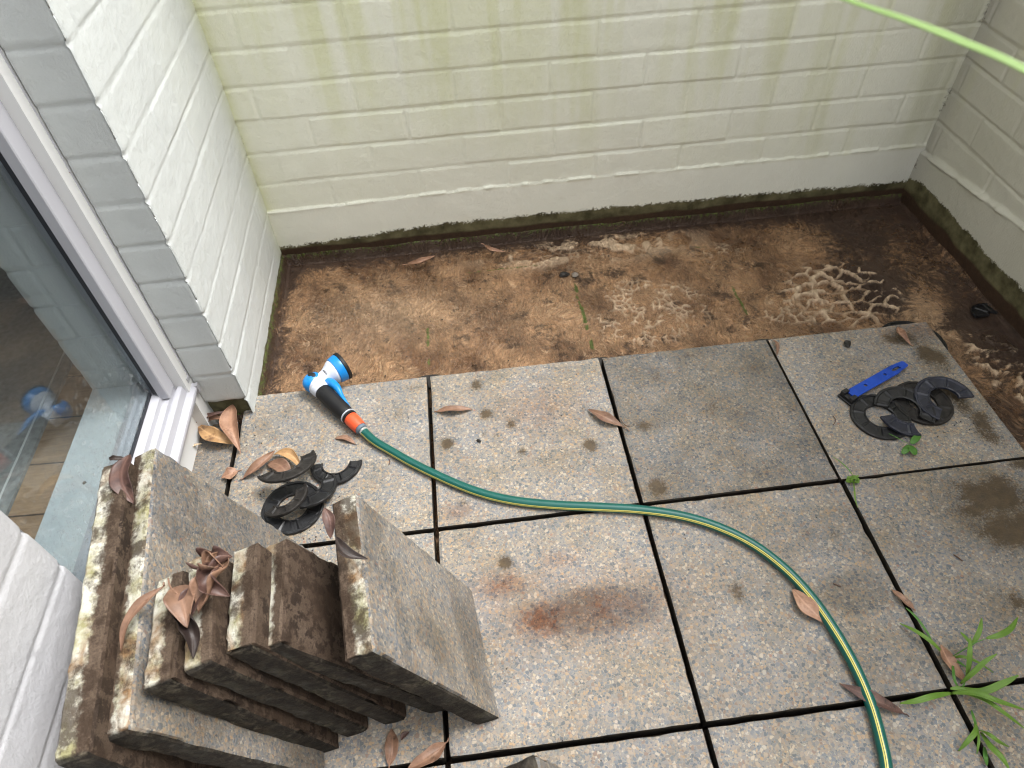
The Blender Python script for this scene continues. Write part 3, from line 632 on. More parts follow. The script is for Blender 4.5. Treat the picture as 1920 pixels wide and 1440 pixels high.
for (i, j), lb in labs.items():
    xa, xb, ya, yb = i*G+g2, (i+1)*G-g2, -(j+1)*G+g2, -j*G
    if j == 0: ya += 0
    else: yb -= g2
    if (i, j) == (2, 0): xa -= .0035; xb = 1.204
    if (i, j) == (2, 0): ya -= .002
    if (i, j) == (-1, 0): xa = -.418
    if i == -1: xb += .0005
    if (i, j) == (2, 1): yb += .0015
    paver(xa, xb, ya, yb, lb, seed=sd, dz=random.uniform(-.0008, .0008), rot=random.uniform(-.0012, .0012), damp={(1,0): .8, (2,1): .35, (1,1): .28, (2,2): .2}.get((i, j), 0)); sd += 1
paver(-.532, -.427, -.45, -.068, 'narrow dark grey cut slab beneath the window sill with dry leaves on it', 'slabs laid flat in the grid', 30, -.004, damp=.4)
for j in (1, 2):
    paver(3*G+g2, 1.41, -(j+1)*G+g2, -j*G-g2, ['', 'narrow cut slab at the right wall in the second row', 'narrow cut slab at the right wall in the front row'][j], seed=40+j)
# out of frame, behind the viewer: the same paving as one sheet
m = MB(); m.box((-.50,-4.5,-.03), (1.42,-3*G-.006,-.0015)); o = m.build('paving', M_AGG); tag(o, kind='structure')

# standing slabs: fitted from their corners: foot x, y, heading, lean, width, which way the pebbled face looks
GS = 'slabs standing on edge in the stack'
def stand(x, y, yaw, lean, wd, T, pebble_right, label, seed, group=GS, z0=0., grime_shade=1., H=.4):
    u = Vector((math.sin(yaw), math.cos(yaw), 0)); l = Vector((-math.cos(yaw), math.sin(yaw), 0))
    up = l*math.sin(lean)+Vector((0,0,1))*math.cos(lean); n = l*(-math.cos(lean))+Vector((0,0,1))*math.sin(lean)
    P, F, K, lay, out = slab_geo(wd, H, T, .0055, seed, 1.6)
    # local: x along foot, y up the slab, z = thickness (0 outer right .. -T)
    if not pebble_right: lay = 1-lay; K = np.where(K == 0, 2, np.where(K == 2, 0, K))
    side = (out[:, 0] < 0).astype(float)            # near side: streaky grime, its shade away from the sky also in the colour
    gr = side*grime_shade if grime_shade <= 1 else np.ones(len(P))*.95
    gr = np.maximum(gr, .75*sst(.30, .0, P[:, 1])*(np.abs(out[:, 0]) > 0))
    n1 = fbm(P[:, 0]*14+seed, P[:, 1]*14, o=3, seed=seed)
    dirt = .25*sst(.6, .75, n1)+.3*sst(.9, 1., P[:, 1]/H)*n1+.25*sst(.06, 0, P[:, 0])
    o = mesh('paver', P, F, [M_AGG, M_EDGE, M_UNDER], mi=K, smooth=False,
             attrs=dict(layer=lay, grime_shade=gr, dirt=dirt, rust=.06*n1, wet=.30+.5*sst(.4, .6, n1)))
    lowest = min(0, float((-T)*n.z))
    o.matrix_world = Matrix.Translation(Vector((x, y, z0-lowest*.0))) @ Matrix((u, up, n)).transposed().to_4x4()
    tag(o, label, 'paver', group); return o
stand(-.296,-.846,-.143,.097,.394,.040,False,'outermost full size leaning slab against the white wall, mossy yellow edge',1)
stand(-.184,-.809,-.148,.321,.401,.040,True,'full size leaning slab with its large pebbled face showing behind the cut strips',2)
stand(-.166,-.772,-.10,.262,.141,.040,False,'lowest cut strip slab of the stack, directly on the big pebbled face',3)
stand(-.1195,-.7495,-.155,.275,.149,.040,False,'cut strip slab with the heap of dark crumpled leaves on its top edge',4)
stand(-.059,-.742,-.076,.322,.141,.040,False,'cut strip slab with a clean white top edge next to the leaf heap',5)
stand(.015,-.736,-.056,.447,.147,.038,False,'cut strip slab whose dark blotched underside faces the rightmost slab',6)
stand(.0885,-.760,-.125,.340,.227,.040,True,'rightmost leaning slab with broad grey pebbled face and rust stained white edge',7)
stand(.287,-1.086,-.13,.342,.20,.040,True,'dark broken slab corner poking in at the bottom edge of the photo',8,grime_shade=2.)

# ------------------------------------------------------------------ plastic spacers under the outer slab corners
def ring_mesh(R, r, a0, a1, th=.006, seed=0, wear=.0006):
    n = max(6, int(abs(a1-a0)/5)); full = abs(a1-a0) >= 359
    prof = [(r, 0), (r, th*.9), (r+.0025, th), (r+.004, th*.62), (R-.007, th*.62), (R-.005, th), (R-.001, th), (R, th*.8), (R, 0)]
    v = []; f = []
    for i in range(n+1):
        a = math.radians(a0+(a1-a0)*i/n); rib = 1 if (i % 9 == 4) else 0
        for j, (q, z) in enumerate(prof):
            zz = z + (th*.4 if rib and 3 <= j <= 4 else 0)
            e = wear*(noise(math.cos(a)*9+j, math.sin(a)*9, seed)-.5)*2
            v.append(((q+e)*math.cos(a), (q+e)*math.sin(a), zz+float(e)*.6))
    m = len(prof)
    for i in range(n):
        for j in range(m):
            k = (j+1) % m; f.append((i*m+j, i*m+k, (i+1)*m+k, (i+1)*m+j))
    if not full: f += [tuple(range(m))[::-1], tuple(range(n*m, (n+1)*m))]
    return v, f
def ring(loc, R, r, a0, a1, mat, label, group, rot=(0,0,0), name='spacer_ring', th=.006, seed=0):
    v, f = ring_mesh(R, r, a0, a1, th, seed)
    b = MB(); b.add(v, f); o = b.build(name, mat, smooth=False); o.location = loc; o.rotation_euler = [math.radians(a) for a in rot]
    tag(o, label, 'spacer ring', group); return o
GP = 'black spacer pads under the back edge of the laid slabs'
ring((.0,-.040,ZM+.001), .074,.03,0,360, M_RINGD, 'black spacer pad peeking out behind the joint nearest the spray nozzle', GP, name='spacer_pad', th=.004)
ring((.405,-.044,ZM+.001), .074,.03,0,360, M_RINGD, 'black spacer pad peeking out behind the middle joint of the back edge', GP, name='spacer_pad', th=.004, seed=1)
ring((.812,-.044,ZM+.001), .074,.03,0,360, M_RINGD, 'black spacer pad behind the joint left of the blue tool slab', GP, name='spacer_pad', th=.004, seed=2)
ring((1.160,-.040,ZM+.002), .078,.03,0,360, M_RING, 'black spacer pad showing round the far right corner of the laid slabs', GP, name='spacer_pad', th=.006, seed=3)
ring((-.375,-.045,ZM+.002), .07,.03,0,360, M_RINGD, 'black spacer pad in the corner by the foot of the white wing wall', GP, name='spacer_pad', th=.005, seed=4)
R_, r_ = .061, .030
GR = 'black rings piled beside the blue tool'; GL = 'black rings piled by the leaning slabs'
ring((.957,-.266,.001), R_, r_, 0, 360, M_RING, 'whole black ring lying flat under the end of the blue tool', GR)
ring((1.063,-.243,.001), R_, r_, 0, 360, M_RINGD, 'dirty black ring lying flat beneath the wet bluish half ring', GR, seed=1)
ring((1.010,-.260,.0085), R_, r_, -48, 158, M_RING, 'curved black half ring on top in the middle of the right pile', GR, rot=(3,-3,0), seed=2)
ring((1.006,-.268,.011), R_, r_, 188, 276, M_RINGW, 'short broken ring piece at the near side of the right pile', GR, rot=(6,5,0), seed=3)
ring((1.102,-.251,.016), R_, r_, -5, 232, M_RINGW, 'wet blue black half ring at the right end of its pile', GR, rot=(4,-3,0), seed=4)
ring((-.281,-.318,.001), R_, r_, 0, 360, M_RING, 'whole black ring lying flat at the bottom of the left pile', GL, seed=5)
ring(tuple(W(631,869,.004)), .054, .028, 182, 362, M_RING, 'half ring opening away from the viewer beside the top of the rightmost leaning slab', GL, rot=(0,0,-4), seed=6)
o = ring(tuple(W(538,872,.034)), R_, r_, 180, 360, M_RINGD, 'tilted half ring standing over the left pile next to brown leaves', GL, seed=7)
o.rotation_euler = (math.radians(-20), math.radians(6), math.radians(30))
o = ring(tuple(W(535,935,.020)), .048, .024, 185, 352, M_RINGD, 'small tilted ring piece inside the hole of the left flat ring', GL, seed=8)
o.rotation_euler = (math.radians(-16), math.radians(-4), math.radians(36))
o = ring(tuple(W(575,915,.016)), R_, r_, 205, 330, M_RING, 'dark ring piece on the right side of the left pile', GL, seed=9); o.rotation_euler = (math.radians(-6), math.radians(14), math.radians(60))
o = ring(tuple(W(1862,592,ZM+.004)), .05, .012, 10, 175, M_RING, 'black broken plastic flake lying on the dirty floor near the right wall', None, name='plastic_flake', seed=12, rot=(-8,4,10))
o['category'] = 'plastic flake'

# ------------------------------------------------------------------ hose with its spray nozzle
def green():
    k = NM('green_hose', .32, .5); o = k.pos(); k.base(k.mix(k.noise(o, 40, 4), (.002,.070,.056), (.004,.098,.078)))
    k.bump(k.n('TexVoronoi', {'Vector': o, 'Scale': 900.}).outputs[0], .12, .0005); return k.m
M_HOSE = green(); M_YEL = plain('yellow_stripe', (.62,.56,.13), .35); M_DKG = plain('dark_green_stripe', (.002,.012,.010), .35)
M_BLUE = plain('sky_blue_plastic', (.006,.22,.60), .28, .5); M_WHT = plain('white_plastic', (.60,.63,.70), .35); M_BLK = plain('black_soft_grip', (.007,.007,.008), .55, .4, 0, .2, 80, .2, 900)
M_ORG = plain('orange_plastic', (.72,.095,.03), .38); M_MET = plain('metal_clip', (.75,.76,.74), .25, .5, .7); M_GRY = plain('grey_blue_plastic', (.12,.16,.20), .4)
def hose():
    t = empty('garden_hose', V(900,925,0)); tag(t, 'green garden hose with yellow stripes ending in a blue and white spray nozzle', 'hose')
    def P(o, par=t):
        o.parent = t; o.matrix_parent_inverse = t.matrix_basis.inverted(); return o
    def S(o, par):
        o.parent = par; o.matrix_parent_inverse = (t.matrix_basis).inverted() if False else (par.matrix_parent_inverse @ Matrix()).copy() if False else Matrix(); return o
    # tube
    px = [(680,807,.013),(702,827,.0105),(732,845,.0095),(780,872,.0095),(850,905,.0095),(910,927,.0095),(970,940,.0095),(1040,947,.0095),(1120,951,.0095),(1200,956,.0095),(1280,968,.0095),(1350,990,.0095),
          (1415,1023,.0095),(1475,1070,.0095),(1525,1125,.0095),(1568,1188,.0095),(1605,1255,.0095),(1633,1322,.0095),(1652,1390,.0095),(1663,1450,.0095),(1668,1560,.0095),(1650,1720,.0095),(1600,1900,.0095)]
    pts = spline([W(*p) for p in px], 14)
    n = len(pts); seg = 64; v = []; f = []; mi = []; r = .0092
    for i in range(n):
        p = Vector(pts[i]); tn = (Vector(pts[min(i+1, n-1)])-Vector(pts[max(i-1, 0)])).normalized(); sdv = tn.cross(Vector((0,0,1))).normalized(); u = sdv.cross(tn)
        tw = math.radians(4+56*float(sst(.35, 1.05, i/n*1.25)))
        rr = r*(1+.03*math.sin(i*.9)*(i < 10))
        for k in range(seg):
            a = 2*math.pi*k/seg+tw; v.append(p+(sdv*math.cos(a)+u*math.sin(a))*rr)
    for i in range(n-1):
        for k in range(seg):
            f.append((i*seg+k, (i+1)*seg+k, (i+1)*seg+(k+1) % seg, i*seg+(k+1) % seg))
            mi.append(1 if k in (0, 1, 3, 4) else 2 if k == 2 else 0)
    P(mesh('tube', v, f, [M_HOSE, M_YEL, M_DKG], None, mi, True))
    # nozzle
    a = V(590,719,.030); b = V(641,687,.033); ax = (b-a).normalized(); M = axisM(a, b); L = (b-a).length; q = L/.078
    m = MB(); m.lathe([(.002,-.017),(.011,-.014),(.0165,-.006),(.0175,.004),(.0165,.014),(.0155,.022),(.0175,.032),(.0225,.042),(.0272,.050),(.0288,.0555)], 40, 0, M @ Matrix.Scale(q, 4, (0,0,1)))
    h0 = V(602,731,.0255); h1 = V(652,779,.0205); MH = axisM(h0, h1); LH = (h1-h0).length
    m.lathe([(.010,-.026),(.0175,-.019),(.0205,-.010),(.0205,-.002),(.0192,.004),(.0175,.008)], 36, 0, MH); body = m.build('nozzle_body', M_WHT, smooth=True); P(body)
    m = MB(); m.lathe([(.0285,.0555),(.0306,.0565),(.0322,.066),(.0330,.0735),(.0326,.075)], 48, 0, M @ Matrix.Scale(q, 4, (0,0,1))); P(m.build('nozzle_head', M_BLUE, smooth=True, auto=50))
    m = MB(); m.lathe([(.0326,.0752),(.0342,.0765),(.0344,.0825),(.0330,.0845),(.0285,.0845),(.0270,.0815),(.001,.0815)], 48, 0, M @ Matrix.Scale(q, 4, (0,0,1))); P(m.build('spray_face', M_BLK, smooth=True, auto=50))
    for k in range(6):                                # finger ridges round the blue dial
        pass
    m = MB(); m.lathe([(.0170,.0045),(.0186,.007),(.0190,.020),(.0187,LH*.5),(.0183,LH*.8),(.0176,LH-.004),(.0165,LH)], 40, 0, MH); P(m.build('grip', M_BLK, smooth=True, auto=60))
    m = MB(); m.lathe([(.0168,LH+.0002),(.0182,LH+.0006),(.0182,LH+.0022),(.0168,LH+.0026)], 40, 0, MH); P(m.build('trim_ring', M_WHT, smooth=True, auto=50))
    m = MB(); m.lathe([(.0160,LH+.0028),(.0172,LH+.004),(.0172,LH+.0085),(.0150,LH+.0100)], 40, 0, MH); P(m.build('end_collar', M_BLK, smooth=True, auto=50))
    c0 = h1+(h1-h0).normalized()*.0075; c1 = V(677,804,.0145); MC = axisM(c0, c1); LC = (c1-c0).length
    m = MB(); m.lathe([(.0140,0),(.0158,.002),(.0163,.010),(.0160,.020),(.0150,LC-.006),(.0146,LC-.003),(.0130,LC-.003)], 40, 0, MC); P(m.build('connector', M_ORG, smooth=True, auto=50))
    m = MB(); m.lathe([(.0125,LC-.005),(.0132,LC-.0015),(.0128,LC+.004),(.0108,LC+.005)], 32, 0, MC); P(m.build('connector_nut', M_GRY, smooth=True, auto=40))
    d0 = V(681,807,.0135); d1 = V(689,815,.0125); m = MB(); MM = axisM(d0, d1); m.lathe([(.0098,0),(.0106,.0008),(.0106,.0045),(.0098,.005)], 32, 0, MM); m.box((-.005,-.0128,.0), (.003,-.009,.005)) if False else None
    P(m.build('hose_clip', M_MET, smooth=True, auto=40))
    # blue cap over the back of the elbow, with its black button
    ce = V(587,717,.0295); sup = [(.0235*max(.03, (1-abs(t)**2.6))**(1/2.6), .0212*t) for t in [-1,-.97,-.9,-.78,-.6,-.35,0,.3,.5,.68,.82,.92,.98,1]]
    m = MB(); m.lathe(sup, 40, 0, Matrix.Translation(ce) @ Matrix.Rotation(math.radians(-12), 4, 'Y') @ Matrix.Rotation(.75, 4, 'Z') @ Matrix.Diagonal((1.0,.82,1,1)))
    P(m.build('rear_cap', M_BLUE, smooth=True))
    b0 = ce+Vector((.002,.004,.0195)); m = MB(); m.lathe([(.0085,-.002),(.0085,.0016),(.0070,.0030),(.001,.0033)], 28, 0, axisM(b0, b0+Vector((-.10,-.18,.95))) @ Matrix.Diagonal((1.15,.8,1,1)))
    P(m.build('button', M_BLK, smooth=True, auto=40))
    m = MB(); m.lathe([(.0195,-.0035),(.0222,-.0025),(.0228,0),(.0222,.0025),(.0195,.0035)], 40, 0, axisM(V(595,722,.0285), V(603,727,.0275))); P(m.build('collar', M_WHT, smooth=True))
    # trigger lever on the far side of the grip
    tp = spline([V(611,712,.030), V(623,719,.033), V(632,727,.033), V(640,741,.029), V(649,755,.025), V(658,768,.021)], 6)
    rr = np.interp(np.linspace(0, 1, len(tp)), [0,.2,.4,.6,1], [.007,.0105,.0085,.005,.0028]); v, f, mi = tube(tp, rr, 16)
    P(mesh('trigger', v, f, M_BLUE, None, mi, True))
    # small printed mark on the white barrel
    m = MB()
    for k in range(5):
        s0 = a+ax*(.030+.0)*q; T = M @ Matrix.Scale(q, 4, (0,0,1)); ang = math.radians(-95+k*9)
        rad = .0182; c = T @ Vector((rad*math.cos(ang), rad*math.sin(ang), .033)); cc = T @ Vector((0,0,.033)); nn = (c-cc).normalized()
        if nn.z < -.2: nn = -nn; c = cc+nn*rad
        F = Matrix.Translation(c) @ Matrix((ax, nn.cross(ax), nn)).transposed().to_4x4(); hh = [.005,.003,.0042,.0028,.0036][k]
        vv = [F @ Vector((x_*hh/2, y_*.0008, z_*.0005)) for x_ in (-1,1) for y_ in (-1,1) for z_ in (-1,1)]
        m.add(vv, [(0,1,3,2),(4,6,7,5),(0,4,5,1),(2,3,7,6),(0,2,6,4),(1,5,7,3)])
    P(m.build('printed_mark', M_BLK))
hose()

# ------------------------------------------------------------------ blue pry tool
def tool():
    import bmesh
    a = V(1594,741,.012); b = V(1697,683,.009); t = empty('pry_tool', a); tag(t, 'flat blue metal pry tool with punched holes and black clip end', 'pry tool')
    L = (b-a).length; x = (b-a).normalized(); y = Vector((0,0,1)).cross(x).normalized(); z = x.cross(y)
    bm = bmesh.new(); out = [(0,-.0125),(L*.80,-.0125),(L*.86,-.010),(L*.985,-.0085),(L,-.006),(L,.006),(L*.985,.009),(L*.80,.0125),(0,.0125)]
    def loop(pts):
        vs = [bm.verts.new((p[0], p[1], 0)) for p in pts]; return [bm.edges.new((vs[i], vs[(i+1) % len(vs)])) for i in range(len(vs))]
    es = loop(out)
    for hx, hy, rx, ry in ((.048,.001,.0042,.0038),(L*.62,.001,.0040,.0036)):
        es += loop([(hx+rx*math.cos(k*math.pi/8), hy+ry*math.sin(k*math.pi/8)) for k in range(16)])
    es += loop([(L*.745,-.001),(L*.78,-.0035),(L*.86,-.0030),(L*.87,-.0055),(L*.885,-.0050),(L*.88,.0030),(L*.80,.0042),(L*.755,.0030)])
    r = bmesh.ops.triangle_fill(bm, edges=es, use_beauty=True); fs = [g for g in r['geom'] if isinstance(g, bmesh.types.BMFace)]
    ex = bmesh.ops.extrude_face_region(bm, geom=bm.faces[:]); bmesh.ops.translate(bm, vec=(0,0,.0045), verts=[g for g in ex['geom'] if isinstance(g, bmesh.types.BMVert)])
    bmesh.ops.recalc_face_normals(bm, faces=bm.faces)
    me = bpy.data.meshes.new('blade'); bm.to_mesh(me); bm.free(); me.materials.append(M_TOOL); o = bpy.data.objects.new('blade', me); C.objects.link(o)
    R = Matrix((x, y, z)).transposed().to_4x4(); o.parent = t; o.matrix_local = R
    md = o.modifiers.new('bevel', 'BEVEL'); md.width = .0007; md.segments = 2; md.limit_method = 'ANGLE'
    m = MB(); m.box((-.012,-.0165,-.009), (.004,-.006,.007)); m.box((-.012,.006,-.009), (.004,.0165,.007)); m.box((-.012,-.0065,-.009), (-.002,.0065,.001)); m.box((-.016,-.018,-.0105), (-.003,.018,-.006))
    o = m.build('clip_end', M_RING, bevel=.0012); o.parent = t; o.matrix_local = R
M_TOOL = plain('blue_enamel', (.012,.065,.42), .3, .5, .1, .25, 30); tool()

# ------------------------------------------------------------------ leaves
def leafmat(name, a, b, c):
    k = NM(name, .48, .4); o = k.obj(11); n = k.noise(o, 55, 5, .65)
    col = k.mix(k.ramp(n, [(.35, 0), (.65, 1)]), a, b); col = k.mix(k.ramp(k.noise(o, 30, 4, .7, .5), [(.56, 0), (.66, .8)]), col, c)
    v = k.attr('vein'); col = k.mix(k.math('MULTIPLY', v, .5), col, tuple(x*1.35 for x in b))
    k.base(col); k.bump(k.math('ADD', n, v), .4, .0012); return k.m
LM = dict(light=leafmat('salmon_dry_leaf', (.25,.135,.085), (.36,.21,.135), (.16,.08,.05)), pink=leafmat('pinkish_dry_leaf', (.135,.075,.048), (.22,.125,.08), (.13,.06,.04)), tan=leafmat('tan_dry_leaf', (.33,.19,.085), (.47,.29,.14), (.10,.05,.03)),
          dark=leafmat('dark_wet_leaf', (.055,.030,.026), (.12,.065,.05), (.02,.012,.01)), brown=leafmat('brown_dry_leaf', (.15,.08,.05), (.27,.155,.10), (.05,.03,.02)),
          black=leafmat('blackened_leaf', (.018,.012,.011), (.04,.027,.022), (.01,.008,.007)), straw=leafmat('straw_leaf', (.36,.27,.17), (.50,.40,.27), (.2,.13,.08)))
def leaf(p0, p1, wd, mat, label, bend=.1, arch=.12, cup=.3, twist=.0, stem=.18, skew=.45, group='fallen dry leaves', up=(0,0,1), seed=0, curl=0., wav=.12):
    p0, p1 = Vector(p0), Vector(p1); L = (p1-p0).length; x = (p1-p0).normalized(); y = Vector(up).cross(x).normalized(); z = x.cross(y)
    nu, nv = 26, 11; v = []; vein = []; rs = random.Random(seed+int(L*1e5)); ph = rs.uniform(0, 6)
    for i in range(nu):
        t = i/(nu-1); tt = t**(math.log(.5)/math.log(skew)); hw = wd/2*max(.012, math.sin(math.pi*min(1, max(0, tt)))**.85)*(1+.06*math.sin(9*t+ph)); 
        ctr = Vector((t*L, bend*L*math.sin(math.pi*t)*1.0, arch*L*math.sin(math.pi*t)+curl*L*t*t)); tw = twist*(t-.4)+.15*math.sin(3*t+ph)
        for j in range(nv):
            s = -1+2*j/(nv-1); a = cup*2.2*s*abs(s)**.3; r = hw
            ly = r*(math.sin(a)/a*s if abs(a) > 1e-3 else s)*1.0; lz = r*(abs(s)**1.4)*cup*1.1+wav*hw*math.sin(11*t+ph+(1.7 if s > 0 else 0))*abs(s)
            yy = ly*math.cos(tw)-lz*math.sin(tw); zz = ly*math.sin(tw)+lz*math.cos(tw)
            v.append(ctr+Vector((0, yy, zz))); vein.append(math.exp(-(s/.12)**2)+.35*(math.sin(26*t-abs(s)*5)**8))
    f = gridfaces(nu, nv).tolist()
    if stem > 0:
        c0 = Vector((0,0,0)); sp = spline([(-stem*L, rs.uniform(-.06, .06)*L, .01*L), (-stem*L*.5, 0, .02*L), (.0,0,0), (.25*L, bend*L*.7, arch*L*.7+.0006)], 5)
        b = len(v); tv, tf, _ = tube(sp, [.0009]*len(sp), 5); v += tv; vein += [.6]*len(tv); f += [tuple(i+b for i in q) for q in tf]
    zmin = min(q.z for q in v)
    me_v = [x*q.x+y*q.y+z*(q.z-(zmin if up == (0,0,1) else 0)) for q in v]
    o = mesh('leaf', me_v, f, LM[mat], attrs=dict(vein=vein)); o.location = p0
    md = o.modifiers.new('thick', 'SOLIDIFY'); md.thickness = .0005; md.offset = 0
    tag(o, label, 'leaf', group); return o
zf = ZM+.004; n_ = 0
for a in [
 # px base, px tip (with heights), width, material, label, options
 ((764,496,zf+.006),(816,480,zf+.012),.024,'light','curled pink leaf on the brown floor near the back wall, left of two',dict(bend=-.25,cup=.7,arch=.1)),
 ((909,460,zf+.010),(948,473,zf+.010),.018,'light','small pink curled leaf on the brown floor, nearer the back wall skirt',dict(bend=-.3,cup=.6)),
 ((818,772,.001),(887,768,.001),.020,'brown','dark brown leaf with a thin stalk on the pale slab beyond the hose',dict(cup=.35,bend=-.06,stem=.05)),
 ((1167,800,.001),(1102,768,.003),.024,'pink','reddish brown leaf crossing the joint on the back row, right of the mossy spots',dict(cup=.3,bend=.08,stem=.22)),
 ((1556,1176,.001),(1485,1105,.004),.030,'light','salmon coloured leaf lying half under the curve of the hose',dict(cup=.2,bend=.1,stem=.05,skew=.6)),
 ((1694,1338,.001),(1573,1282,.001),.022,'dark','purple brown leaf pinned beneath the hose at the bottom joint',dict(cup=.25,bend=.05,stem=.08)),
 ((1714,1143,.002),(1671,1105,.001),.016,'brown','brown leaf touching the joint above the grass weed',dict(cup=.4,stem=.05)),
 ((1808,1278,.002),(1764,1208,.004),.024,'light','pale pink leaf lying beneath the grass weed',dict(cup=.35,bend=.15,stem=.0)),
 ((1706,646,.002),(1683,613,.004),.022,'light','small torn curled leaf on the slab behind the blue tool',dict(cup=.6,bend=.2,stem=.1)),
 ((456,898,.002),(516,845,.012),.026,'brown','twisted grey brown leaf just left of the left ring pile',dict(cup=.5,bend=-.12,twist=1.2,stem=.05)),
 ((503,868,.004),(546,903,.010),.034,'pink','pinkish leaf with a hole between the rings and a tan leaf',dict(cup=.3,bend=.1,stem=0)),
 ((512,853,.006),(566,880,.012),.028,'tan','golden tan leaf poking out behind the left ring pile',dict(cup=.5,bend=.15,stem=0)),
 ((446,884,.002),(415,897,.001),.030,'light','torn pink leaf scrap on the cut slab beside the joint',dict(cup=.35,stem=.25,skew=.35)),
 ((452,850,.006),(436,758,.028),.050,'light','large curled pink leaf at the foot of the white wing wall',dict(cup=.55,bend=.06,arch=.08,stem=0,skew=.6)),
 ((442,832,.004),(372,797,.010),.036,'tan','golden leaf lying below the large pink leaf near the window sill',dict(cup=.4,bend=.12,stem=0)),
 ((340,862,.006),(380,832,.008),.014,'straw','straw coloured stick like leaf beside the window sill',dict(cup=.5,stem=.02)),
 ((342,853,.002),(344,826,.008),.030,'tan','small orange brown leaf tucked against the window sill',dict(cup=.4,stem=0)),
 ((352,812,.008),(424,776,.022),.016,'brown','narrow brown leaf under the foot of the white wing wall',dict(cup=.6,stem=0,bend=.1)),
 ((362,792,.012),(436,770,.02),.014,'dark','dark thin leaf wedged below the end of the wing wall',dict(cup=.6,stem=0,bend=-.08)),
 ((372,800,.006),(432,790,.012),.018,'brown','brown leaf between the golden leaf and the dark thin leaf',dict(cup=.5,stem=.2,bend=.1)),
 ((628,822,.001),(668,834,.001),.014,'brown','faint brown leaf on the slab beside the orange connector',dict(cup=.15,stem=0)),
 ((243,852,.398),(251,945,.385),.034,'dark','purple brown leaf caught between the two outermost slabs',dict(cup=.35,bend=-.12,stem=0)),
 ((233,860,.400),(204,858,.402),.012,'black','short curled dark leaf on the top corner of the mossy outermost slab',dict(cup=.6,stem=0,bend=.2)),
 ((307,1100,.402),(228,1224,.372),.018,'pink','long narrow orange brown leaf hanging over the big pebbled face',dict(cup=.5,bend=-.08,stem=.05)),
 ((322,1104,.402),(352,1178,.404),.036,'pink','broad reddish leaf with a thin stalk on the cut strip edges',dict(cup=.4,bend=.1,stem=.25)),
 ((426,1034,.410),(372,1150,.400),0.046,'brown','long mauve brown crumpled leaf across the leaf heap',dict(cup=.75,wav=.35,twist=.9,bend=.08,stem=0)),
 ((384,1052,.402),(436,1044,.418),0.049,'dark','folded dark leaf on the far end of the leaf heap',dict(cup=.8,wav=.4,twist=-1.1,bend=-.3,stem=0)),
 ((404,1052,.412),(432,1118,.408),0.043,'dark','crumpled purplish leaf on the right side of the leaf heap',dict(cup=.75,wav=.35,twist=.9,bend=-.2,stem=0)),
 ((382,1075,.414),(420,1066,.420),0.041,'brown','small rolled leaf on top of the leaf heap',dict(cup=.9,bend=.2,stem=0)),
 ((338,1140,.392),(362,1236,.385),0.035,'black','folded black leaf sliding down at the near end of the leaf heap',dict(cup=.8,wav=.4,twist=-1.1,bend=.12,stem=0)),
 ((350,1168,.396),(398,1095,.404),0.032,'dark','dark leaf underneath the mauve leaf of the heap',dict(cup=.5,bend=.15,stem=0)),
 ((630,1006,.392),(690,1048,.383),0.018,'black','thin black leaf bent over the white edge of the rightmost slab',dict(cup=.5,bend=-.22,stem=0)),
 ((608,952,.392),(620,1010,.372),.018,'dark','dark leaf stuck to the brown stained far end of the rightmost slab',dict(cup=.4,bend=.1,stem=0)),
 ((730,1436,.001),(734,1366,.003),.024,'brown','reddish brown leaf in front of the stack near the bottom edge',dict(cup=.35,bend=-.08,stem=.15)),
 ((836,1393,.004),(764,1442,.006),.028,'brown','dark brown stalked leaf at the bottom joint right of another leaf',dict(cup=.45,bend=.1,stem=.1)),
 ((752,1388,.002),(768,1372,.004),.010,'dark','tiny dark leaf scrap beneath the tip of the rightmost slab',dict(cup=.4,stem=0)),
 ((1448,636,.003),(1456,668,-.001),.010,'pink','narrow leaf bit stuck in the back row joint',dict(cup=.4,stem=0)),
]:
    (p0, p1, wd, mt, lb, kw) = a; n_ += 1
    leaf(V(*p0), V(*p1), wd, mt, lb, seed=n_, **kw)

# ------------------------------------------------------------------ weeds
def grass(name, a, b):
    k = NM(name, .42, .4); k.base(k.mix(k.noise(k.pos(), 60, 3), a, b))
    k.b.inputs['Subsurface Weight'].default_value = 0; t = k.t
    tl = k.n('BsdfTranslucent', {0: tuple(x*1.2 for x in b)}); mx = k.n('MixShader', {0: .3, 1: k.b.outputs[0], 2: tl.outputs[0]}); t.links.new(mx.outputs[0], t.nodes['Material Output'].inputs[0]); return k.m
M_G1 = grass('fresh_grass_green', (.10,.21,.025), (.20,.34,.055)); M_G2 = grass('mid_green_leaf', (.07,.19,.035), (.12,.28,.05)); M_G3 = grass('pale_stalk_green', (.34,.50,.18), (.40,.56,.22))
def ribbon(P, wd, prof=None, fold=.35, up=(0,0,1)):
    pts = spline(P, 7); n = len(pts); v = []; f = []
    for i, p in enumerate(pts):
        p = Vector(p); t = (Vector(pts[min(i+1, n-1)])-Vector(pts[max(i-1, 0)])).normalized(); s = t.cross(Vector(up))
        if s.length < .05: s = t.cross(Vector((0,1,0)))
        s.normalize(); u = s.cross(t); q = i/(n-1); w_ = wd/2*(prof(q) if prof else max(.04, math.sin(math.pi*min(.97, (.06+.94*q)))**.6))
        for k in (-1,-.5,0,.5,1): v.append(p+s*w_*k+u*abs(k)*w_*fold)
    f = gridfaces(n, 5).tolist(); return v, f
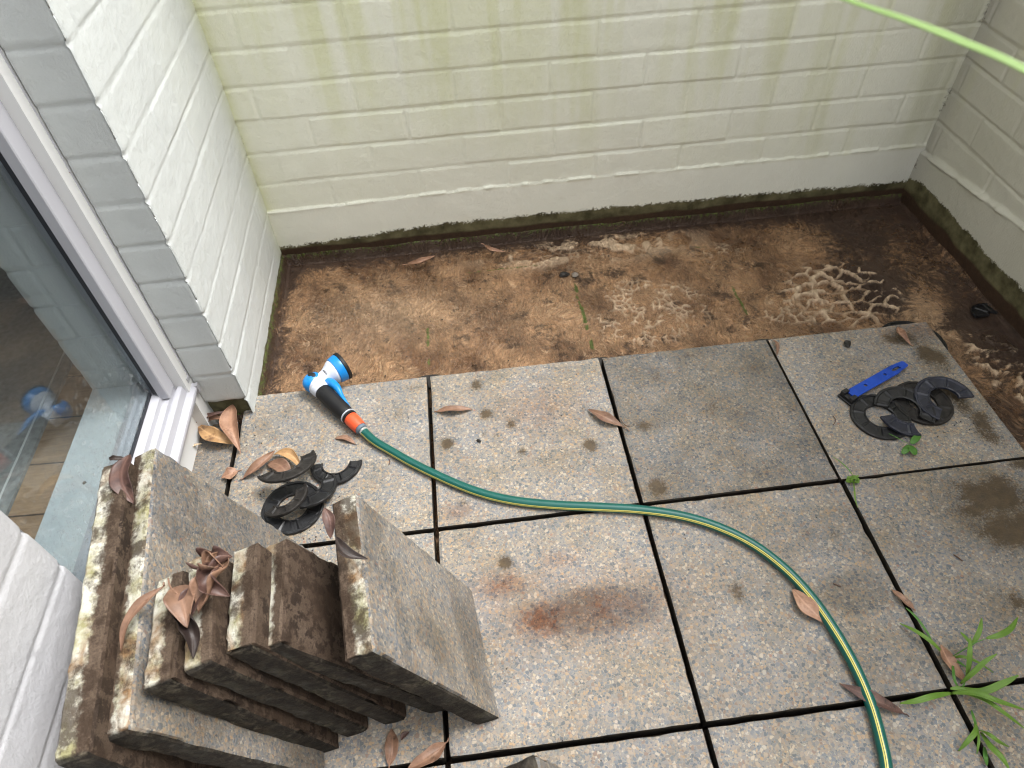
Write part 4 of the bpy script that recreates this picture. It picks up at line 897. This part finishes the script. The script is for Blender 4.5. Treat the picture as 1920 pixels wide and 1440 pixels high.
def weed(name, label, base, blades, mat=None, cat='weed', group=None):
    t = empty(name, base); tag(t, label, cat, group)
    for nm, P, wd, m_, h in blades:
        k = len(P); zs = [h[0]+(h[1]-h[0])*i/(k-1) if len(h) == 2 else h[i] for i in range(k)]
        pts = [np.array(V(x, y, z))-np.array(base) for (x, y), z in zip(P, zs)]
        v, f = ribbon(pts, wd*.78); o = mesh(nm, v, f, m_, t); md = o.modifiers.new('thick', 'SOLIDIFY'); md.thickness = .0004
    return t
Q = lambda *a: [(1440+x/3.6, 1040+y/3.6) for x, y in a]
B0 = V(1790,1298,0)
weed('grass_weed', 'bright green grass weed with long blades growing from the joint crossing at lower right', B0, [
 ('blade', Q((1240,935),(1400,935),(1540,985),(1740,1050)), .012, M_G1, (.008,.03,.035,.03)),
 ('blade', Q((1290,925),(1450,975),(1580,1060),(1745,1185)), .010, M_G1, (.006,.025,.03,.02)),
 ('blade', Q((1235,935),(1120,955),(1000,988),(890,1005)), .012, M_G1, (.008,.02,.018,.006)),
 ('blade', Q((1290,900),(1440,925),(1580,872),(1690,815)), .014, M_G1, (.006,.02,.03,.04)),
 ('blade', Q((1300,870),(1380,800),(1460,725),(1545,670)), .010, M_G1, (.006,.03,.045,.05)),
 ('blade', Q((1335,840),(1352,740),(1360,650),(1366,560)), .011, M_G1, (.01,.035,.05,.05)),
 ('stem', Q((1215,705),(1300,655),(1400,595),(1490,560)), .0025, M_G2, (.002,.03,.04,.05)),
 ('blade', Q((1475,565),(1560,545),(1635,500),(1685,425)), .012, M_G1, (.05,.055,.055,.05)),
 ('blade', Q((1370,615),(1405,560),(1430,500),(1442,430)), .010, M_G1, (.03,.04,.045,.045)),
 ('blade', Q((1180,665),(1100,590),(1000,520),(890,465)), .010, M_G1, (.004,.018,.015,.004)),
 ('blade', Q((1185,710),(1240,712),(1290,730),(1345,765)), .007, M_G2, (.002,.02)),
 ('blade', Q((1240,700),(1310,690),(1400,720),(1520,795)), .007, M_G1, (.004,.02,.02,.006)),
 ('stem', Q((1245,700),(1250,790),(1262,860),(1300,915)), .006, M_G2, (.002,.014,.014,.004)),
 ('blade', Q((1300,525),(1340,568),(1375,615)), .008, M_G1, (.03,.035,.03)),
 ('blade', Q((930,358),(1000,425),(1070,520),(1112,595)), .006, M_G2, (.003,.006,.005,.002)),
 ('blade', Q((1230,905),(1290,905),(1350,915)), .009, M_G1, (.01,.015)),
 ('stem', Q((1330,860),(1310,900),(1300,925)), .004, M_G2, (.02,.002)),
], group='green weeds in the slab joints')
weed('grass_weed', 'smaller green grass weed in the joint below the bright one, at the bottom right corner', V(1829,1365,0), [
 ('blade', Q((1395,1130),(1400,1190),(1350,1255),(1285,1325)), .010, M_G1, (.004,.02,.02,.004)),
 ('blade', Q((1425,1185),(1490,1215),(1555,1262),(1625,1297)), .009, M_G1, (.004,.02,.02,.006)),
 ('blade', Q((1435,1200),(1500,1295),(1570,1365),(1630,1450)), .013, M_G1, (.004,.02,.025,.02)),
 ('blade', Q((1410,1165),(1422,1240),(1416,1300),(1408,1345)), .005, M_G1, (.004,.015,.012,.004)),
 ('blade', Q((1460,1300),(1466,1365),(1478,1425)), .009, M_G2, (.004,.01,.004)),
 ('blade', Q((1372,1050),(1388,1105),(1410,1170)), .006, M_G2, (.004,.012,.004)),
], group='green weeds in the slab joints')
rs = random.Random(3)
weed('joint_weed', 'tiny tufted green weed at the joint crossing left of the dark soil stain', V(1590,899,0),
 [('tuft_leaf', [(1586+rs.uniform(0,24), 898+rs.uniform(-3,7)), (1586+rs.uniform(0,26), 896+rs.uniform(-4,8)), (1588+rs.uniform(0,26), 898+rs.uniform(-4,8))], .005, M_G1, (.002,.01,.006)) for _ in range(16)] +
 [('stem', [(1561,856),(1578,868),(1592,882),(1601,896)], .003, M_G2, (.002,.012,.014,.004)), ('stem', [(1600,902),(1602,920),(1604,938),(1608,952)], .004, M_G1, (.004,.012,.01,.002))], group='green weeds in the slab joints')
def sprig():
    t = empty('clover_sprig', V(1700,832,.004)); tag(t, 'small clover sprig with three dark green leaflets below the right ring pile', 'sprig')
    b = V(1700,832,.004)
    v, f = ribbon([np.array(V(x, y, z)-b) for x, y, z in ((1664,812,.004),(1684,822,.008),(1706,834,.008))], .0022); mesh('stem', v, f, M_G2, t)
    for p0, p1, wd in (((1708,832),(1725,814),.014), ((1706,835),(1692,851),.013), ((1707,836),(1717,853),.016)):
        v, f = ribbon([np.array(V(*p0, .008)-b), np.array((V(*p0, .01)+V(*p1, .011))/2-b), np.array(V(*p1, .007)-b)], wd, lambda q: max(.05, math.sin(math.pi*(.05+.9*q))**.55), .15)
        o = mesh('leaflet', v, f, M_G2, t); md = o.modifiers.new('thick', 'SOLIDIFY'); md.thickness = .0004
sprig()
# long stalk arching close in front of the lens, rooted beyond the right edge of the frame
def stalk():
    P = [far(1330,-95,.40), far(1560,-8,.37), far(1700,40,.36), far(1800,80,.355), far(1925,136,.35), far(2150,270,.36), far(2500,620,.45), Vector((.78,-1.02,.35)), Vector((.95,-1.25,0))]
    v, f = ribbon([np.array(p) for p in P], .0032, lambda q: .35+.65*min(1, q*3), .5, up=tuple(RM[:, 2]))
    o = mesh('grass_stalk', v, f, M_G3); md = o.modifiers.new('thick', 'SOLIDIFY'); md.thickness = .0008
    tag(o, 'blurred pale green grass stalk crossing the upper right corner close to the lens', 'grass stalk')
stalk()

# ------------------------------------------------------------------ crumbs, twigs, small life
def crumbs():
    rs = random.Random(11); b = MB()
    def one(c, s):
        d = [Vector((1,0,0)), Vector((-1,0,0)), Vector((0,1,0)), Vector((0,-1,0)), Vector((0,0,1)), Vector((0,0,-.4))]
        rt = Matrix.Rotation(rs.uniform(0, 6), 3, 'Z'); k = [rs.uniform(.4, 1.2) for _ in d]
        b.add([Vector(c)+(rt @ q)*s*k[i]*(1 if i < 4 else .6) for i, q in enumerate(d)], [(0,2,4),(2,1,4),(1,3,4),(3,0,4),(2,0,5),(1,2,5),(3,1,5),(0,3,5)])
    for _ in range(150):
        x, y = rs.uniform(-.38, 1.18), rs.uniform(-1.1, -.01); one((x, y, .0006), rs.uniform(.0006, .002))
    for cx, cy, n, sp in ((1.13,-.31,26,.03),(1.0,-.33,14,.05),(-.24,-.39,30,.035),(-.28,-.28,20,.05),(-.40,-.12,16,.03),(1.0,-.14,10,.05),(.3,-.2,10,.1)):
        for _ in range(n): one((cx+rs.gauss(0, sp), cy+rs.gauss(0, sp*.6), .0006), rs.uniform(.0007, .0028))
    for _ in range(300): one((rs.uniform(-.37, 1.4), rs.uniform(.005, .50), zf+.001), rs.choice((.001,.0014,.002,.0032)))
    o = b.build('crumbs', plain('dark_crumbs', (.03,.022,.017), .8)); tag(o, 'tiny dark crumbs of soil and bark scattered over the slabs', 'crumbs', kind='stuff')
crumbs()
M_TW = plain('twig_brown', (.10,.05,.03), .7)
for P, r, lb in [(((1562,780,.001),(1567,788,.002),(1562,797,.001)), .0008, 'tiny curved dark twig left of the whole black ring'), (((1562,1094,.001),(1570,1097,.002),(1577,1100,.001)), .001, 'short brown twig on the slab near the tiny weed'),
               (((1164,786,.001),(1172,797,.003),(1182,799,.001)), .0008, 'short brown twig at the end of the reddish leaf'), (((1788,1040,.001),(1796,1045,.002),(1805,1052,.001)), .0012, 'small dark twig on the slab above the grass weed'),
               (((729,860,.001),(731,866,.003),(729,872,.001)), .001, 'tiny black twig beside the hose near the nozzle')]:
    v, f, _ = tube(spline([V(*q) for q in P], 6), r, 6); o = mesh('twig', v, f, M_TW); tag(o, lb, 'twig', 'small twigs')
def clods():
    for (x, y, s, lb, z) in ((1588,645,.010,'small black soil clod on the back row slab behind the blue tool',.004), (845,768,.004,'tiny black soil crumb beside the brown leaf on the pale slab',.002), (1057,515,.012,'dark lump on the brown floor near its middle',zf), (1080,515,.010,'flat grey lump on the brown floor beside a darker lump',zf), (898,827,.005,'black soil crumb on the pale slab among moss spots',.002)):
        b = MB(); b.lathe([(.001,-.4*s),(.7*s,-.3*s),(s,0),(.6*s,.45*s),(.001,.6*s)], 12)
        o = b.build('soil_clod', M_RINGD if 'grey' not in lb else plain('grey_crust', (.2,.17,.14), .8)); o.location = V(x, y, z)
        for q in o.data.vertices:
            nn = float(noise(q.co.x/s*1.3+x, q.co.y/s*1.3, q.co.z/s, 5)); q.co *= .45+1.1*nn
        tag(o, lb, 'soil clod', 'soil clods')
clods()
def onx(px, py, X):
    d = RM @ np.array([(px-960)/FPX, -(py-720)/FPX, -1.0]); return Vector(CAM+d*(X-CAM[0])/d[0])
def ony(px, py, Y):
    d = RM @ np.array([(px-960)/FPX, -(py-720)/FPX, -1.0]); return Vector(CAM+d*(Y-CAM[1])/d[1])
b = MB(); b.lathe([(.0003,-.0035),(.0018,-.002),(.0022,.0005),(.0014,.003),(.0003,.004)], 10, 0, Matrix.Rotation(1.3, 4, 'X')); b.box((-.004,-.0003,-.0004), (.004,.0003,.0)); o = b.build('insect', plain('grey_insect', (.10,.09,.08), .6), smooth=True)
o.location = onx(158,905,-.5435); tag(o, 'small grey insect resting on the window glass', 'insect')
for px, py, s, lb in ((300,655,.0042,'round rust brown insect cocoon at the foot of the window jamb'), (111,324,.0035,'brown webbed insect cocoon higher on the window jamb')):
    b = MB(); b.lathe([(.0003,-s),(s*.8,-s*.5),(s,.1*s),(s*.7,.7*s),(.0003,s)], 12); v, f, _ = tube([Vector((s*.3,0,0)), Vector((s*2,-.001,-s*.9)), Vector((s*3.2,0,-s*.2)), Vector((s*4.6,0,-s*.5))], .0004, 5); b.add(v, f)
    o = b.build('cocoon', plain('cocoon_brown', (.16,.05,.03), .7, var=.4, scale=500), smooth=True); o.location = ony(px, py, YP-.0075); tag(o, lb, 'cocoon', 'insect cocoons on the window jamb')
